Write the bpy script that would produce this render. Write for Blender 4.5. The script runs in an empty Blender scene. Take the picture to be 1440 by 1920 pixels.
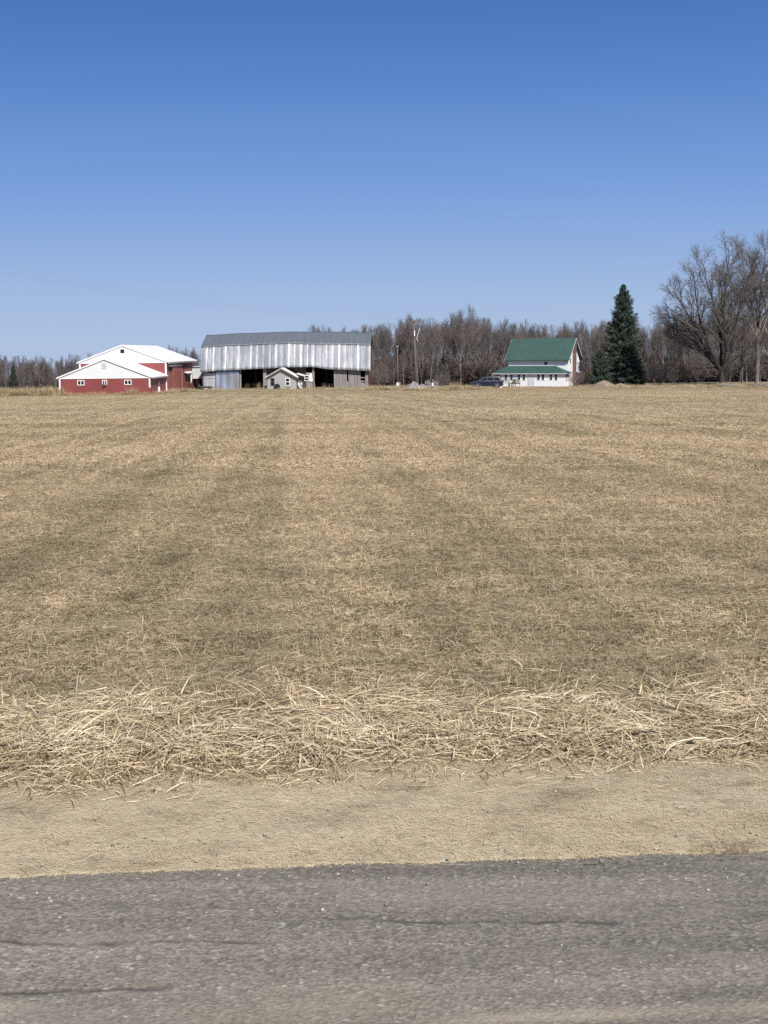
import bpy, math, random
import numpy as np
from mathutils import Vector, Matrix

random.seed(7)
RNG = np.random.default_rng(11)
SC = bpy.context.scene
COL = SC.collection
R = math.radians

# ------------------------------------------------------------------ camera numbers
F, CX, CY = 2700.0, 720.0, 960.0
PITCH, ROLL, CAMH = math.atan(300.0 / 2700.0), R(0.6), 1.6
_fw = Vector((0, math.cos(PITCH), -math.sin(PITCH)))
_u0 = Vector((0, math.sin(PITCH), math.cos(PITCH)))
_x0 = Vector((1, 0, 0))
_rt = _x0 * math.cos(ROLL) - _u0 * math.sin(ROLL)
_up = _u0 * math.cos(ROLL) + _x0 * math.sin(ROLL)


def at(sx, sy, Y):
    """point of the place seen along a sight line, at the depth Y"""
    d = _fw * F + _rt * (sx - CX) + _up * (CY - sy)
    d = d * (Y / d.y)
    return Vector((d.x, d.y, d.z + CAMH))


# ------------------------------------------------------------------ terrain
E0 = Vector((0.0, 4.402))                       # point on the road edge
ANG = math.atan(0.069)
TU = (math.cos(ANG), math.sin(ANG))             # along the road
TN = (-math.sin(ANG), math.cos(ANG))            # towards the field


def uv_of(x, y):
    dx, dy = x - E0[0], y - E0[1]
    return dx * TU[0] + dy * TU[1], dx * TN[0] + dy * TN[1]


def xy_of(u, v):
    return E0[0] + u * TU[0] + v * TN[0], E0[1] + u * TU[1] + v * TN[1]


def sstep(a, b, x):
    t = np.clip((x - a) / (b - a), 0, 1)
    return t * t * (3 - 2 * t)


def lownoise(x, y, s, seed):
    r = np.random.default_rng(seed)
    out = np.zeros_like(np.asarray(x, float))
    for k in range(6):
        a = r.uniform(0, 2 * math.pi)
        f = s * r.uniform(0.6, 1.7)
        out = out + np.sin((x * math.cos(a) + y * math.sin(a)) * f * 2 * math.pi + r.uniform(0, 6.28))
    return out / 6.0


def hgt(x, y):
    x = np.asarray(x, float)
    y = np.asarray(y, float)
    u, v = uv_of(x, y)
    z = -0.0212 * np.clip(y - 6.0, 0, 190)
    z = z * sstep(0.4, 6.0, v)
    z = z + lownoise(x, y, 0.02, 3) * 0.16 * sstep(12, 60, y) * (1 - sstep(170, 200, y))
    z = z + lownoise(x, y, 0.11, 4) * 0.05 * sstep(8, 25, y)
    # the low ground behind the red sheds
    z = z - 6.0 * sstep(212, 390, y) * sstep(30, -10, x + 40)
    z = z - 1.3 * sstep(235, 300, y) * (1 - sstep(30, -10, x + 40))
    z = z - 0.25 * np.exp(-(((x - 27) / 14) ** 2 + ((y - 238) / 14) ** 2))
    # verge
    z = z + 0.020 * sstep(0.0, 0.45, v) - 0.008
    z = z + 0.012 * lownoise(x, y, 1.1, 5) * sstep(0.1, 0.6, v) * (1 - sstep(6, 14, v))
    z = z + 0.018 * sstep(0.8, 1.4, v) * (1 - sstep(1.5, 3.2, v)) * (0.8 + 0.6 * lownoise(x, y, 0.35, 6))
    ve = v + .014 * lownoise(u, u * 0, 1.9, 8) + .013 * lownoise(u, u * 0, 7.5, 9)
    z = z - (0.012 * (1 - sstep(-0.012, 0.028, ve)) + 0.09 * (1 - sstep(-0.16, -0.05, ve))) * sstep(-7.4, -6.9, v)
    z = z - 0.03 * np.clip(y - 480, 0, 1e6)
    return z


def ground(x, y):
    return float(hgt(np.array([x]), np.array([y]))[0])


def gpt(sx, Y, dz=0.0):
    """a point of the ground at depth Y under picture column sx"""
    p = at(sx, 727, Y)
    return Vector((p.x, p.y, ground(p.x, p.y) + dz))


# ------------------------------------------------------------------ mesh helpers
def mesh_np(name, verts, faces, mat=None, smooth=False, attrs=None):
    """faces: (n,k) array or list of such arrays"""
    if not isinstance(faces, list):
        faces = [faces]
    faces = [np.asarray(f, np.int32) for f in faces if len(f)]
    verts = np.asarray(verts, np.float32)
    me = bpy.data.meshes.new(name)
    me.vertices.add(len(verts))
    me.vertices.foreach_set('co', verts.ravel())
    loops = np.concatenate([f.ravel() for f in faces])
    sizes = np.concatenate([np.full(len(f), f.shape[1], np.int32) for f in faces])
    starts = np.concatenate([[0], np.cumsum(sizes)[:-1]]).astype(np.int32)
    me.loops.add(len(loops))
    me.loops.foreach_set('vertex_index', loops.astype(np.int32))
    me.polygons.add(len(sizes))
    me.polygons.foreach_set('loop_start', starts)
    if smooth:
        me.polygons.foreach_set('use_smooth', np.ones(len(sizes), bool))
    for k, v in (attrs or {}).items():
        a = me.attributes.new(k, 'FLOAT', 'POINT')
        a.data.foreach_set('value', np.asarray(v, np.float32))
    me.update(calc_edges=True)
    me.validate()
    if mat:
        me.materials.append(mat)
    return me


def link(name, me, parent=None, loc=None, rz=None):
    o = bpy.data.objects.new(name, me)
    COL.objects.link(o)
    if parent is not None:
        o.parent = parent
    if loc is not None:
        o.location = loc
    if rz is not None:
        o.rotation_euler = (0, 0, rz)
    return o


def tag(o, label=None, cat=None, group=None, kind=None):
    if label:
        o['label'] = label
    if cat:
        o['category'] = cat
    if group:
        o['group'] = group
    if kind:
        o['kind'] = kind
    return o


def thing(name, loc, label, cat, rz=0.0, group=None):
    o = link(name, None, None, loc, rz)
    o.empty_display_size = 0.3
    return tag(o, label, cat, group)


class MB:
    """collects solid pieces of ONE mesh"""

    def __init__(s):
        s.v, s.f = [], []

    def add(s, vs, fs):
        n = len(s.v)
        s.v += [tuple(v) for v in vs]
        s.f += [[i + n for i in f] for f in fs]
        return s

    def box(s, x0, x1, y0, y1, z0, z1):
        vs = [(x, y, z) for z in (z0, z1) for y in (y0, y1) for x in (x0, x1)]
        return s.add(vs, [(0, 2, 3, 1), (4, 5, 7, 6), (0, 1, 5, 4), (2, 6, 7, 3), (0, 4, 6, 2), (1, 3, 7, 5)])

    def prism(s, pts, d):
        """flat polygon pts (3D) pushed along vector d"""
        n = len(pts)
        d = Vector(d)
        vs = [Vector(p) for p in pts] + [Vector(p) + d for p in pts]
        return s.add(vs, [tuple(range(n)), tuple(range(2 * n - 1, n - 1, -1))] + [(i, i + n, (i + 1) % n + n, (i + 1) % n) for i in range(n)])

    def bar(s, a, b, w, h=None):
        """square bar from a to b"""
        a, b = Vector(a), Vector(b)
        h = h or w
        t = (b - a).normalized()
        q = Vector((0, 0, 1)) if abs(t.z) < .9 else Vector((1, 0, 0))
        e1 = t.cross(q).normalized() * (w / 2)
        e2 = t.cross(e1).normalized() * (h / 2)
        vs = [a + e1 + e2, a - e1 + e2, a - e1 - e2, a + e1 - e2, b + e1 + e2, b - e1 + e2, b - e1 - e2, b + e1 - e2]
        return s.add(vs, [(0, 1, 2, 3), (7, 6, 5, 4), (0, 4, 5, 1), (1, 5, 6, 2), (2, 6, 7, 3), (3, 7, 4, 0)])

    def tube(s, pts, rs, n=8):
        pts = [Vector(p) for p in pts]
        base = len(s.v)
        for i, p in enumerate(pts):
            t = (pts[min(i + 1, len(pts) - 1)] - pts[max(i - 1, 0)]).normalized()
            q = Vector((0, 0, 1)) if abs(t.z) < .9 else Vector((1, 0, 0))
            e1 = t.cross(q).normalized()
            e2 = t.cross(e1)
            r = rs[i] if hasattr(rs, '__len__') else rs
            for k in range(n):
                a = 2 * math.pi * k / n
                s.v.append(tuple(p + e1 * math.cos(a) * r + e2 * math.sin(a) * r))
        for i in range(len(pts) - 1):
            for k in range(n):
                a, b = base + i * n + k, base + i * n + (k + 1) % n
                s.f.append([a, b, b + n, a + n])
        s.f.append([base + k for k in range(n)][::-1])
        s.f.append([base + (len(pts) - 1) * n + k for k in range(n)])
        return s

    def grid(s, P):
        """sheet of points P[i][j]"""
        base = len(s.v)
        nj = len(P[0])
        for row in P:
            s.v += [tuple(p) for p in row]
        for i in range(len(P) - 1):
            for j in range(nj - 1):
                a = base + i * nj + j
                s.f.append([a, a + 1, a + nj + 1, a + nj])
        return s

    def build(s, name, mat, parent=None, loc=None, rz=None, smooth=False, solid=0, bevel=0):
        me = bpy.data.meshes.new(name)
        me.from_pydata(s.v, [], s.f)
        me.validate()
        me.materials.append(mat)
        if smooth:
            me.polygons.foreach_set('use_smooth', [True] * len(me.polygons))
        import bmesh
        bm = bmesh.new()
        bm.from_mesh(me)
        bmesh.ops.recalc_face_normals(bm, faces=bm.faces)
        bm.to_mesh(me)
        bm.free()
        me.update()
        o = link(name, me, parent, loc, rz)
        if solid:
            m = o.modifiers.new('thick', 'SOLIDIFY')
            m.thickness = solid
        if bevel:
            m = o.modifiers.new('bevel', 'BEVEL')
            m.width = bevel
            m.segments = 2
            m.limit_method = 'ANGLE'
        return o


# ------------------------------------------------------------------ materials
class NT:
    def __init__(s, name):
        s.m = bpy.data.materials.new(name)
        s.m.use_nodes = True
        s.t = s.m.node_tree
        s.b = s.t.nodes['Principled BSDF']
        s.b.inputs['Specular IOR Level'].default_value = 0.3

    def n(s, kind, **kw):
        nd = s.t.nodes.new(kind)
        for k, v in kw.items():
            setattr(nd, k, v)
        return nd

    def l(s, a, b):
        s.t.links.new(a, b)

    def coord(s, world=False, scale=(1, 1, 1), rot=(0, 0, 0)):
        c = s.n('ShaderNodeNewGeometry').outputs['Position'] if world else s.n('ShaderNodeTexCoord').outputs['Object']
        mp = s.n('ShaderNodeMapping')
        mp.inputs['Scale'].default_value = scale
        mp.inputs['Rotation'].default_value = rot
        s.l(c, mp.inputs['Vector'])
        return mp.outputs['Vector']

    def noise(s, vec, scale, detail=3, rough=.55):
        nd = s.n('ShaderNodeTexNoise')
        nd.inputs['Scale'].default_value = scale
        nd.inputs['Detail'].default_value = detail
        nd.inputs['Roughness'].default_value = rough
        s.l(vec, nd.inputs['Vector'])
        return nd.outputs['Fac']

    def ramp(s, fac, stops, interp='LINEAR'):
        nd = s.n('ShaderNodeValToRGB')
        nd.color_ramp.interpolation = interp
        el = nd.color_ramp.elements
        while len(el) < len(stops):
            el.new(0.5)
        for e, (p, c) in zip(el, stops):
            e.position = p
            e.color = (*c, 1) if len(c) == 3 else c
        s.l(fac, nd.inputs['Fac'])
        return nd.outputs['Color']

    def mix(s, fac, a, b, mode='MIX'):
        nd = s.n('ShaderNodeMix', data_type='RGBA', blend_type=mode)
        for inp, v in ((nd.inputs[0], fac), (nd.inputs[6], a), (nd.inputs[7], b)):
            if isinstance(v, (int, float)):
                inp.default_value = v
            elif isinstance(v, tuple):
                inp.default_value = (*v, 1)
            else:
                s.l(v, inp)
        return nd.outputs[2]

    def math(s, op, a, b=0.0, clamp=False):
        nd = s.n('ShaderNodeMath', operation=op, use_clamp=clamp)
        for inp, v in ((nd.inputs[0], a), (nd.inputs[1], b)):
            if isinstance(v, (int, float)):
                inp.default_value = v
            else:
                s.l(v, inp)
        return nd.outputs[0]

    def attr(s, name):
        return s.n('ShaderNodeAttribute', attribute_name=name).outputs['Fac']

    def bump(s, h, strength=.4, dist=.02):
        nd = s.n('ShaderNodeBump')
        nd.inputs['Strength'].default_value = strength
        nd.inputs['Distance'].default_value = dist
        s.l(h, nd.inputs['Height'])
        s.l(nd.outputs['Normal'], s.b.inputs['Normal'])

    def set(s, col=None, rough=None, metal=None):
        for k, v in (('Base Color', col), ('Roughness', rough), ('Metallic', metal)):
            if v is None:
                continue
            if isinstance(v, (int, float)):
                s.b.inputs[k].default_value = v
            elif isinstance(v, tuple):
                s.b.inputs[k].default_value = (*v, 1)
            else:
                s.l(v, s.b.inputs[k])
        return s.m


def pmat(name, col, rough=.75, metal=0.0, var=.18, scale=1.5, stretch=(1, 1, 1), ribs=0.0, bump=0.0, bscale=20, spec=.3):
    t = NT(name)
    t.b.inputs['Specular IOR Level'].default_value = spec
    v = t.coord(scale=stretch)
    f = t.noise(v, scale, 5, .6)
    lo = tuple(c * (1 - var) for c in col)
    hi = tuple(min(1, c * (1 + var)) for c in col)
    t.set(t.ramp(f, [(.3, lo), (.7, hi)]), rough, metal)
    if ribs:
        w = t.n('ShaderNodeTexWave', wave_type='BANDS', bands_direction='X', wave_profile='SIN')
        w.inputs['Scale'].default_value = ribs
        t.l(t.n('ShaderNodeTexCoord').outputs['Object'], w.inputs['Vector'])
        t.bump(t.math('POWER', w.outputs['Fac'], 4.0), .5, .03)
    elif bump:
        t.bump(t.noise(t.coord(), bscale, 4), bump, .03)
    return t.m


M = {}
M['red'] = pmat('red_siding', (.235, .062, .058), .55, var=.14, scale=.5, stretch=(1, 1, .3), ribs=1.4)
M['red_side'] = pmat('lighter_red_siding', (.30, .10, .085), .6, var=.16, scale=.6, stretch=(1, 1, .3))  # lighter red than the front, for the barn's side wall
M['white_metal'] = pmat('white_metal', (.80, .80, .79), .45, var=.04, scale=.7, ribs=1.4)
M['white_gable'] = pmat('white_gable_siding', (.70, .70, .70), .55, var=.05, scale=.5, stretch=(1, 1, .3), ribs=1.4)
M['white_paint'] = pmat('white_paint', (.80, .80, .78), .6, var=.06, scale=2)
M['grey_steel'] = pmat('grey_roof_edge', (.35, .36, .37), .5, metal=.5, var=.15)
M['dark'] = pmat('near_black', (.012, .012, .013), .9, var=.2)
M['glass'] = pmat('window_glass', (.012, .013, .015), .12, var=.2, spec=.35)
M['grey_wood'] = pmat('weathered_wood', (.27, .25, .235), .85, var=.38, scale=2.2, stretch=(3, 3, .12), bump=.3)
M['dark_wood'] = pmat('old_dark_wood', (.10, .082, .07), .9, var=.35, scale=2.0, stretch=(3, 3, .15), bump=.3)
M['rust_wood'] = pmat('rusty_end_boards', (.105, .066, .052), .9, var=.4, scale=1.5, stretch=(2, 2, .2), bump=.3)
M['grey_panel'] = pmat('grey_metal_panel', (.42, .44, .46), .5, metal=.3, var=.2, scale=1.2, stretch=(2, 2, .3))
M['pale_panel'] = pmat('pale_grey_metal', (.60, .63, .66), .5, metal=.15, var=.1, scale=1.0, ribs=1.4)
M['milk_wall'] = pmat('grey_clapboard', (.34, .335, .325), .8, var=.14, scale=2.5, stretch=(.4, .4, 4))
M['milk_roof'] = pmat('pale_cream_shingle', (.72, .70, .62), .7, var=.10, scale=2.0)
M['milk_trim'] = pmat('dark_trim', (.10, .10, .11), .8, var=.2)
M['house_white'] = pmat('white_clapboard', (.80, .80, .80), .6, var=.04, scale=3, stretch=(.3, .3, 5))
M['house_roof'] = pmat('green_metal_roof', (.043, .086, .073), .55, var=.12, scale=.7, stretch=(2, 1, 1), ribs=1.2)
M['brick'] = pmat('red_brown_brick', (.165, .10, .08), .9, var=.35, scale=6, bump=.3)
M['soffit'] = pmat('grey_soffit', (.45, .45, .46), .7, var=.1)
M['door_grey'] = pmat('pale_grey_door', (.60, .61, .62), .6, var=.06)
M['bale'] = pmat('round_bale_hay', (.27, .205, .125), .95, var=.3, scale=8, bump=.8, bscale=30)
M['rubber'] = pmat('black_rubber', (.02, .02, .021), .85, var=.2)
M['rim'] = pmat('alloy_rim', (.35, .36, .37), .35, metal=.8, var=.1)
M['carpaint'] = pmat('navy_car_paint', (.012, .017, .032), .28, var=.1, spec=.5)
M['plastic'] = pmat('black_plastic', (.02, .02, .02), .6, var=.2)
M['lamp'] = pmat('clear_lamp', (.55, .55, .55), .15, var=.05, spec=.7)
M['tail'] = pmat('red_lamp', (.25, .01, .01), .2, var=.05, spec=.7)
M['pole'] = pmat('pole_wood', (.15, .125, .108), .9, var=.3, scale=3, stretch=(4, 4, .2), bump=.3)
M['wire'] = pmat('wire', (.30, .31, .33), .6, var=.1)
M['bark'] = pmat('grey_bark', (.19, .165, .15), .95, var=.35, scale=2.5, stretch=(1, 1, .35))
M['bark_dark'] = pmat('dark_bark', (.050, .044, .040), .95, var=.4, scale=2.0, stretch=(1, 1, .35))
M['bark_pale'] = pmat('pale_bark', (.165, .145, .127), .95, var=.35, scale=2.0, stretch=(1, 1, .35))
M['twig'] = pmat('twigs', (.165, .143, .132), .95, var=.3, scale=.6)
M['twig_dark'] = pmat('dark_twigs', (.145, .125, .114), .95, var=.3, scale=.6)
M['twig_red'] = pmat('reddish_twigs', (.170, .130, .116), .95, var=.3, scale=.6)
M['shrub'] = pmat('pinkish_bare_shrub', (.26, .19, .17), .95, var=.3, scale=1)
M['soil'] = pmat('tan_earth', (.215, .172, .122), .95, var=.3, scale=2.5, bump=.6, bscale=8)
M['rubble'] = pmat('grey_rubble', (.25, .235, .225), .95, var=.35, scale=2.5, bump=.6, bscale=6)
M['rust_metal'] = pmat('dark_rusted_steel', (.10, .10, .095), .8, metal=.2, var=.4, scale=3)
M['sheet'] = pmat('white_plastic_sheet', (.78, .78, .78), .5, var=.08)
M['chair_green'] = pmat('faded_green_wood', (.16, .19, .14), .8, var=.25)


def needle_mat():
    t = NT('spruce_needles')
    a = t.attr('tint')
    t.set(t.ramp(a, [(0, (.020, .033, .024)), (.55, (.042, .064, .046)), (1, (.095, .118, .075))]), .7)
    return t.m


M['needle'] = needle_mat()


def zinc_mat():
    """galvanised roof sheets: dull zinc, with wear and sun glints coloured in as pale runs along the laps"""
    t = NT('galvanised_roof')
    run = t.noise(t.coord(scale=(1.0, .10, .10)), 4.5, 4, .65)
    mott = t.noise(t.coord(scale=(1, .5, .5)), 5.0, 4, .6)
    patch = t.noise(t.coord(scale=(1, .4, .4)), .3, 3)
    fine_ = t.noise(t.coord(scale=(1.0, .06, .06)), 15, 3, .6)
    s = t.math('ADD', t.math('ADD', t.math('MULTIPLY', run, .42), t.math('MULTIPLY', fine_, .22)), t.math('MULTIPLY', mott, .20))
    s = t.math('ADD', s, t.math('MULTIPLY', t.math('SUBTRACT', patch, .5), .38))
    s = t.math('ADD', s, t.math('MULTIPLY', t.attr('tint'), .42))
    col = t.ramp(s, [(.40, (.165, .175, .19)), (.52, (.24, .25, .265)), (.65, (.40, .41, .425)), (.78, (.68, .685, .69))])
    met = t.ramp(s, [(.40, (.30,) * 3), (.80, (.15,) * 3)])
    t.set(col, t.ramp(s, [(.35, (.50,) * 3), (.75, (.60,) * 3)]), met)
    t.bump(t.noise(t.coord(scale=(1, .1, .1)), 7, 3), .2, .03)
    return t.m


def dark_sky_zinc():
    """the low-pitched upper sheets: zinc coloured darker to imitate the dim sky they mirror"""
    t = NT('dark_sky_zinc_roof')
    run = t.noise(t.coord(scale=(1.0, .08, .08)), 3.2, 4, .6)
    s = t.math('ADD', t.math('MULTIPLY', run, .7), t.math('MULTIPLY', t.attr('tint'), .2))
    t.set(t.ramp(s, [(.3, (.19, .20, .21)), (.7, (.27, .285, .295))]), .5, .55)
    return t.m


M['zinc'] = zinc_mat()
M['zinc_dark_sky'] = dark_sky_zinc()


def sheen_mat():
    t = NT('bright_metal_sheet')
    f = t.noise(t.coord(scale=(1, 1, .2)), 1.6, 3)
    t.set(t.ramp(f, [(.3, (.50, .56, .64)), (.7, (.66, .70, .76))]), .34, .85)
    t.bump(t.noise(t.coord(scale=(1, 1, .25)), 1.2, 2), .35, .12)
    return t.m


M['sheen'] = sheen_mat()


def ground_mat():
    t = NT('field_ground')
    g = t.n('ShaderNodeNewGeometry').outputs['Position']
    big = t.noise(t.coord(True, (.5, .5, .5)), .35, 4)
    fine = t.noise(t.coord(True), 14, 5, .65)
    soil = t.ramp(fine, [(.3, (.18, .135, .08)), (.7, (.35, .272, .17))])
    soil = t.mix(t.ramp(big, [(.4, (0,) * 3), (.6, (1,) * 3)]), soil, t.ramp(fine, [(.3, (.165, .13, .072)), (.7, (.30, .24, .145))]))
    # the mown sandy verge beside the road: distance from the asphalt edge
    sx = t.n('ShaderNodeSeparateXYZ')
    t.l(g, sx.inputs[0])
    v = t.math('ADD', t.math('MULTIPLY', t.math('SUBTRACT', sx.outputs[0], E0[0]), TN[0]), t.math('MULTIPLY', t.math('SUBTRACT', sx.outputs[1], E0[1]), TN[1]))
    wob = t.noise(t.coord(True), 1.3, 3)
    v = t.math('ADD', v, t.math('MULTIPLY', t.math('SUBTRACT', wob, .5), .5))
    vf = t.math('MULTIPLY', t.math('SUBTRACT', v, .85), 2.2, True)
    f2 = t.noise(t.coord(True, (.8, 1.1, 1)), 46, 6, .75)
    f3 = t.noise(t.coord(True, (.4, 1.2, 1)), 5, 4, .6)
    sand = t.ramp(f2, [(.30, (.21, .168, .11)), (.48, (.375, .312, .21)), (.70, (.51, .435, .305))])
    sand = t.mix(t.math('MULTIPLY', t.math('SUBTRACT', f3, .50), 2.6, True), sand, (.195, .150, .105))
    litter = t.math('MULTIPLY', t.math('SUBTRACT', sx.outputs[1], 240.0), .05, True)
    soil = t.mix(litter, soil, t.ramp(fine, [(.3, (.075, .055, .042)), (.7, (.13, .098, .075))]))
    t.set(t.mix(vf, sand, soil), .95)
    t.b.inputs['Specular IOR Level'].default_value = .1
    t.bump(f2, .12, .008)
    return t.m


def grass_mat(name, stops, green=(.105, .105, .042), gamt=.75, tracks=False):
    t = NT(name)
    t.b.inputs['Specular IOR Level'].default_value = .15
    a = t.attr('tint')
    base = t.ramp(a, stops)
    n1 = t.noise(t.coord(True), .22, 4, .6)
    n2 = t.noise(t.coord(True), 1.7, 3, .6)
    sh = t.n('ShaderNodeSeparateXYZ')
    t.l(t.n('ShaderNodeNewGeometry').outputs['Position'], sh.inputs[0])
    cb = t.n('ShaderNodeCombineXYZ')                        # passes of the mower run from the road to the barn
    t.l(t.math('MULTIPLY', t.math('ADD', sh.outputs[0], t.math('MULTIPLY', sh.outputs[1], .059)), 1.05), cb.inputs[0])
    t.l(t.math('MULTIPLY', sh.outputs[1], .010), cb.inputs[1])
    n3 = t.math('ADD', t.math('MULTIPLY', t.math('SUBTRACT', t.noise(cb.outputs[0], 1.0, 2, .7), .5), 1.05), .5)
    n4 = t.noise(t.coord(True, (.03, .16, 1)), 1.0, 4, .6)
    m = t.math('ADD', t.math('ADD', t.math('MULTIPLY', n1, .25), t.math('MULTIPLY', n2, .25)), t.math('ADD', t.math('MULTIPLY', n3, .32), t.math('MULTIPLY', n4, .18)))
    # more of the olive tone towards the road
    near_road = t.math('MULTIPLY', t.math('SUBTRACT', 26.0, sh.outputs[1]), .055, True)
    m = t.math('ADD', m, t.math('MULTIPLY', near_road, .042 if tracks else 0.0))
    gf = t.math('MULTIPLY', t.math('SUBTRACT', m, .455), 6.0, True)
    gf = t.math('MULTIPLY', gf, gamt)
    lo = t.mix(t.math('SUBTRACT', 1.0, a, True), green, tuple(c * .55 for c in green))
    col = t.mix(gf, base, lo)
    pale = t.math('MULTIPLY', t.math('SUBTRACT', .47, m), 5.0, True)
    col = t.mix(t.math('MULTIPLY', pale, .45), col, (.52, .43, .28))
    if tracks:
        sp = t.n('ShaderNodeSeparateXYZ')
        t.l(t.n('ShaderNodeNewGeometry').outputs['Position'], sp.inputs[0])
        wob = t.noise(t.coord(True, (1, 0, 0)), .11, 3)
        brk = t.noise(t.coord(True, (1, .3, 1)), .35, 3)
        for yc, hw, k in ((50.0, .75, .75), (53.5, .5, .45), (118.0, 2.0, .4), (158.0, 3.0, .4)):
            dd = t.math('ABSOLUTE', t.math('SUBTRACT', t.math('ADD', sp.outputs[1], t.math('MULTIPLY', wob, 7.0)), yc + 3.5))
            f = t.math('SUBTRACT', 1.0, t.math('DIVIDE', dd, hw), True)
            f = t.math('MULTIPLY', f, t.math('MULTIPLY', t.math('SUBTRACT', brk, .40), 5.0, True))
            col = t.mix(t.math('MULTIPLY', f, k), col, (.15, .12, .075))
    t.set(col, .85)
    return t.m


M['ground'] = ground_mat()
M['grass'] = grass_mat('dry_field_grass', [(0, (.180, .130, .075)), (.35, (.40, .300, .182)), (.7, (.595, .462, .295)), (1, (.82, .665, .45))], (.180, .156, .080), .76, True)
M['straw'] = grass_mat('verge_straw', [(0, (.17, .122, .073)), (.3, (.40, .305, .18)), (.7, (.61, .485, .315)), (1, (.82, .69, .485))], (.20, .155, .085), .28)
M['weed'] = grass_mat('tall_dry_weeds', [(0, (.24, .175, .10)), (.5, (.46, .36, .21)), (1, (.66, .54, .34))], (.26, .19, .10), .3)


def asphalt_mat():
    t = NT('old_asphalt')
    v = t.coord(True, (.85, 1, 1), (0, 0, -ANG))
    vo = t.n('ShaderNodeTexVoronoi')
    vo.inputs['Scale'].default_value = 105
    t.l(v, vo.inputs['Vector'])
    sep = t.n('ShaderNodeSeparateColor')
    t.l(vo.outputs['Color'], sep.inputs[0])
    cell = sep.outputs[0]
    stone = t.ramp(cell, [(0, (.080, .068, .057)), (.5, (.185, .160, .136)), (.9, (.285, .250, .212)), (.985, (.36, .325, .28)), (1, (.56, .52, .46))])
    vo2 = t.n('ShaderNodeTexVoronoi')
    vo2.inputs['Scale'].default_value = 47
    t.l(v, vo2.inputs['Vector'])
    sep2 = t.n('ShaderNodeSeparateColor')
    t.l(vo2.outputs['Color'], sep2.inputs[0])
    pale = t.math('MULTIPLY', t.math('SUBTRACT', sep2.outputs[1], .80), 3.0, True)
    pale = t.math('MULTIPLY', pale, t.math('SUBTRACT', 1.0, t.math('MULTIPLY', vo2.outputs['Distance'], 1.7), True))
    stone = t.mix(pale, stone, (.36, .325, .28))
    fine = t.noise(v, 130, 4, .7)
    stone = t.mix(.42, stone, t.ramp(fine, [(.3, (.080, .068, .057)), (.7, (.31, .272, .230))]))
    big = t.noise(t.coord(True, (.16, 2.2, 1), (0, 0, -ANG)), 1.7, 4, .6)
    stone = t.mix(1.0, stone, t.ramp(big, [(.34, (.66, .665, .63)), (.66, (1.11, 1.11, 1.03))]), 'MULTIPLY')
    dust = t.noise(t.coord(True, (.5, 2.0, 1), (0, 0, -ANG)), 1.4, 4, .6)
    stone = t.mix(t.math('MULTIPLY', t.math('SUBTRACT', dust, .5), 2.2, True), stone, (.27, .235, .185))
    # sand swept on to the asphalt and the tar-dark cracks, stored on the mesh
    stone = t.mix(t.math('MULTIPLY', t.attr('sand'), t.math('MULTIPLY', fine, 1.5, True)), stone, (.36, .30, .22))
    stone = t.mix(t.attr('crack'), stone, (.055, .047, .040))
    t.set(stone, .88)
    h = t.math('ADD', vo.outputs['Distance'], t.math('MULTIPLY', fine, .8))
    t.bump(h, .38, .006)
    return t.m


M['asphalt'] = asphalt_mat()


# ------------------------------------------------------------------ ground, road
def geo(a, b, first, ratio):
    out, s = [a], first
    while out[-1] < b:
        out.append(min(b, out[-1] + s))
        s *= ratio
    return out


def sheet(name, us, vs, zf, mat, attrs_f=None, xyoff=None):
    U, V = np.meshgrid(np.array(us), np.array(vs))
    if xyoff:
        V = V + xyoff(U, V)
    X, Y = xy_of(U, V)
    Z = zf(X, Y, U, V)
    n, m = U.shape
    idx = np.arange(n * m).reshape(n, m)
    f = np.stack([idx[:-1, :-1], idx[:-1, 1:], idx[1:, 1:], idx[1:, :-1]], -1).reshape(-1, 4)
    at_ = {k: fn(U, V).ravel() for k, fn in (attrs_f or {}).items()}
    me = mesh_np(name, np.stack([X, Y, Z], -1).reshape(-1, 3), f, mat, True, at_)
    return link(name, me)


half = geo(0, 2, .04, 1.0) + geo(2, 6, .1, 1.0)[1:] + geo(6, 2600, .14, 1.11)[1:]
us = sorted(set([-a for a in half] + half))
vs = sorted(set([-a for a in geo(7.6, 300, .6, 1.35)] + list(np.arange(-7.6, -.3, .6)) + list(np.arange(-.3, -.12, .03)) + list(np.arange(-.12, .1, .01)) + list(np.arange(.1, 2.4, .025)) + geo(2.4, 3000, .05, 1.055)))
g = sheet('ground', us, vs, lambda X, Y, U, V: hgt(X, Y), M['ground'])
tag(g, kind='structure')

uf = list(np.arange(-1.9, 1.9, .008))
ur = geo(1.9, 700, .05, 1.15)
ru = sorted(set([-a for a in ur] + uf + ur))
rv = sorted(set(list(np.arange(-1.75, .07, .008)) + [-a for a in geo(1.75, 7.0, .1, 1.15)] + [0.0]))

CR = [(-.28, .80, -.40, -.55, 21), (-1.6, -.34, -.46, -.555, 22), (-1.7, -.56, -.81, -.815, 23), (.95, 1.7, -.50, -.52, 26)]


def crack(U, V):
    out = np.zeros_like(U)
    for a, b, c, c2, sd in CR:
        line = c + (c2 - c) * (U - a) / (b - a) + .020 * lownoise(U, U * 0 + sd, 1.7, sd) + .013 * lownoise(U, U * 0, 6, sd + 50) + .009 * lownoise(U, U * 0, 19, sd + 70)
        wid = .0115 * (1 + .6 * lownoise(U, U * 0, 3.3, sd + 9))
        m = np.exp(-((V - line) / np.maximum(wid, .003)) ** 2)
        e = sstep(a, a + .14, U) * (1 - sstep(b - .14, b, U))
        brk = np.clip(.70 + 1.3 * lownoise(U, U * 0, 4.6, sd + 31), 0.1, 1)
        out = np.maximum(out, m * e * brk)
    return out


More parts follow.
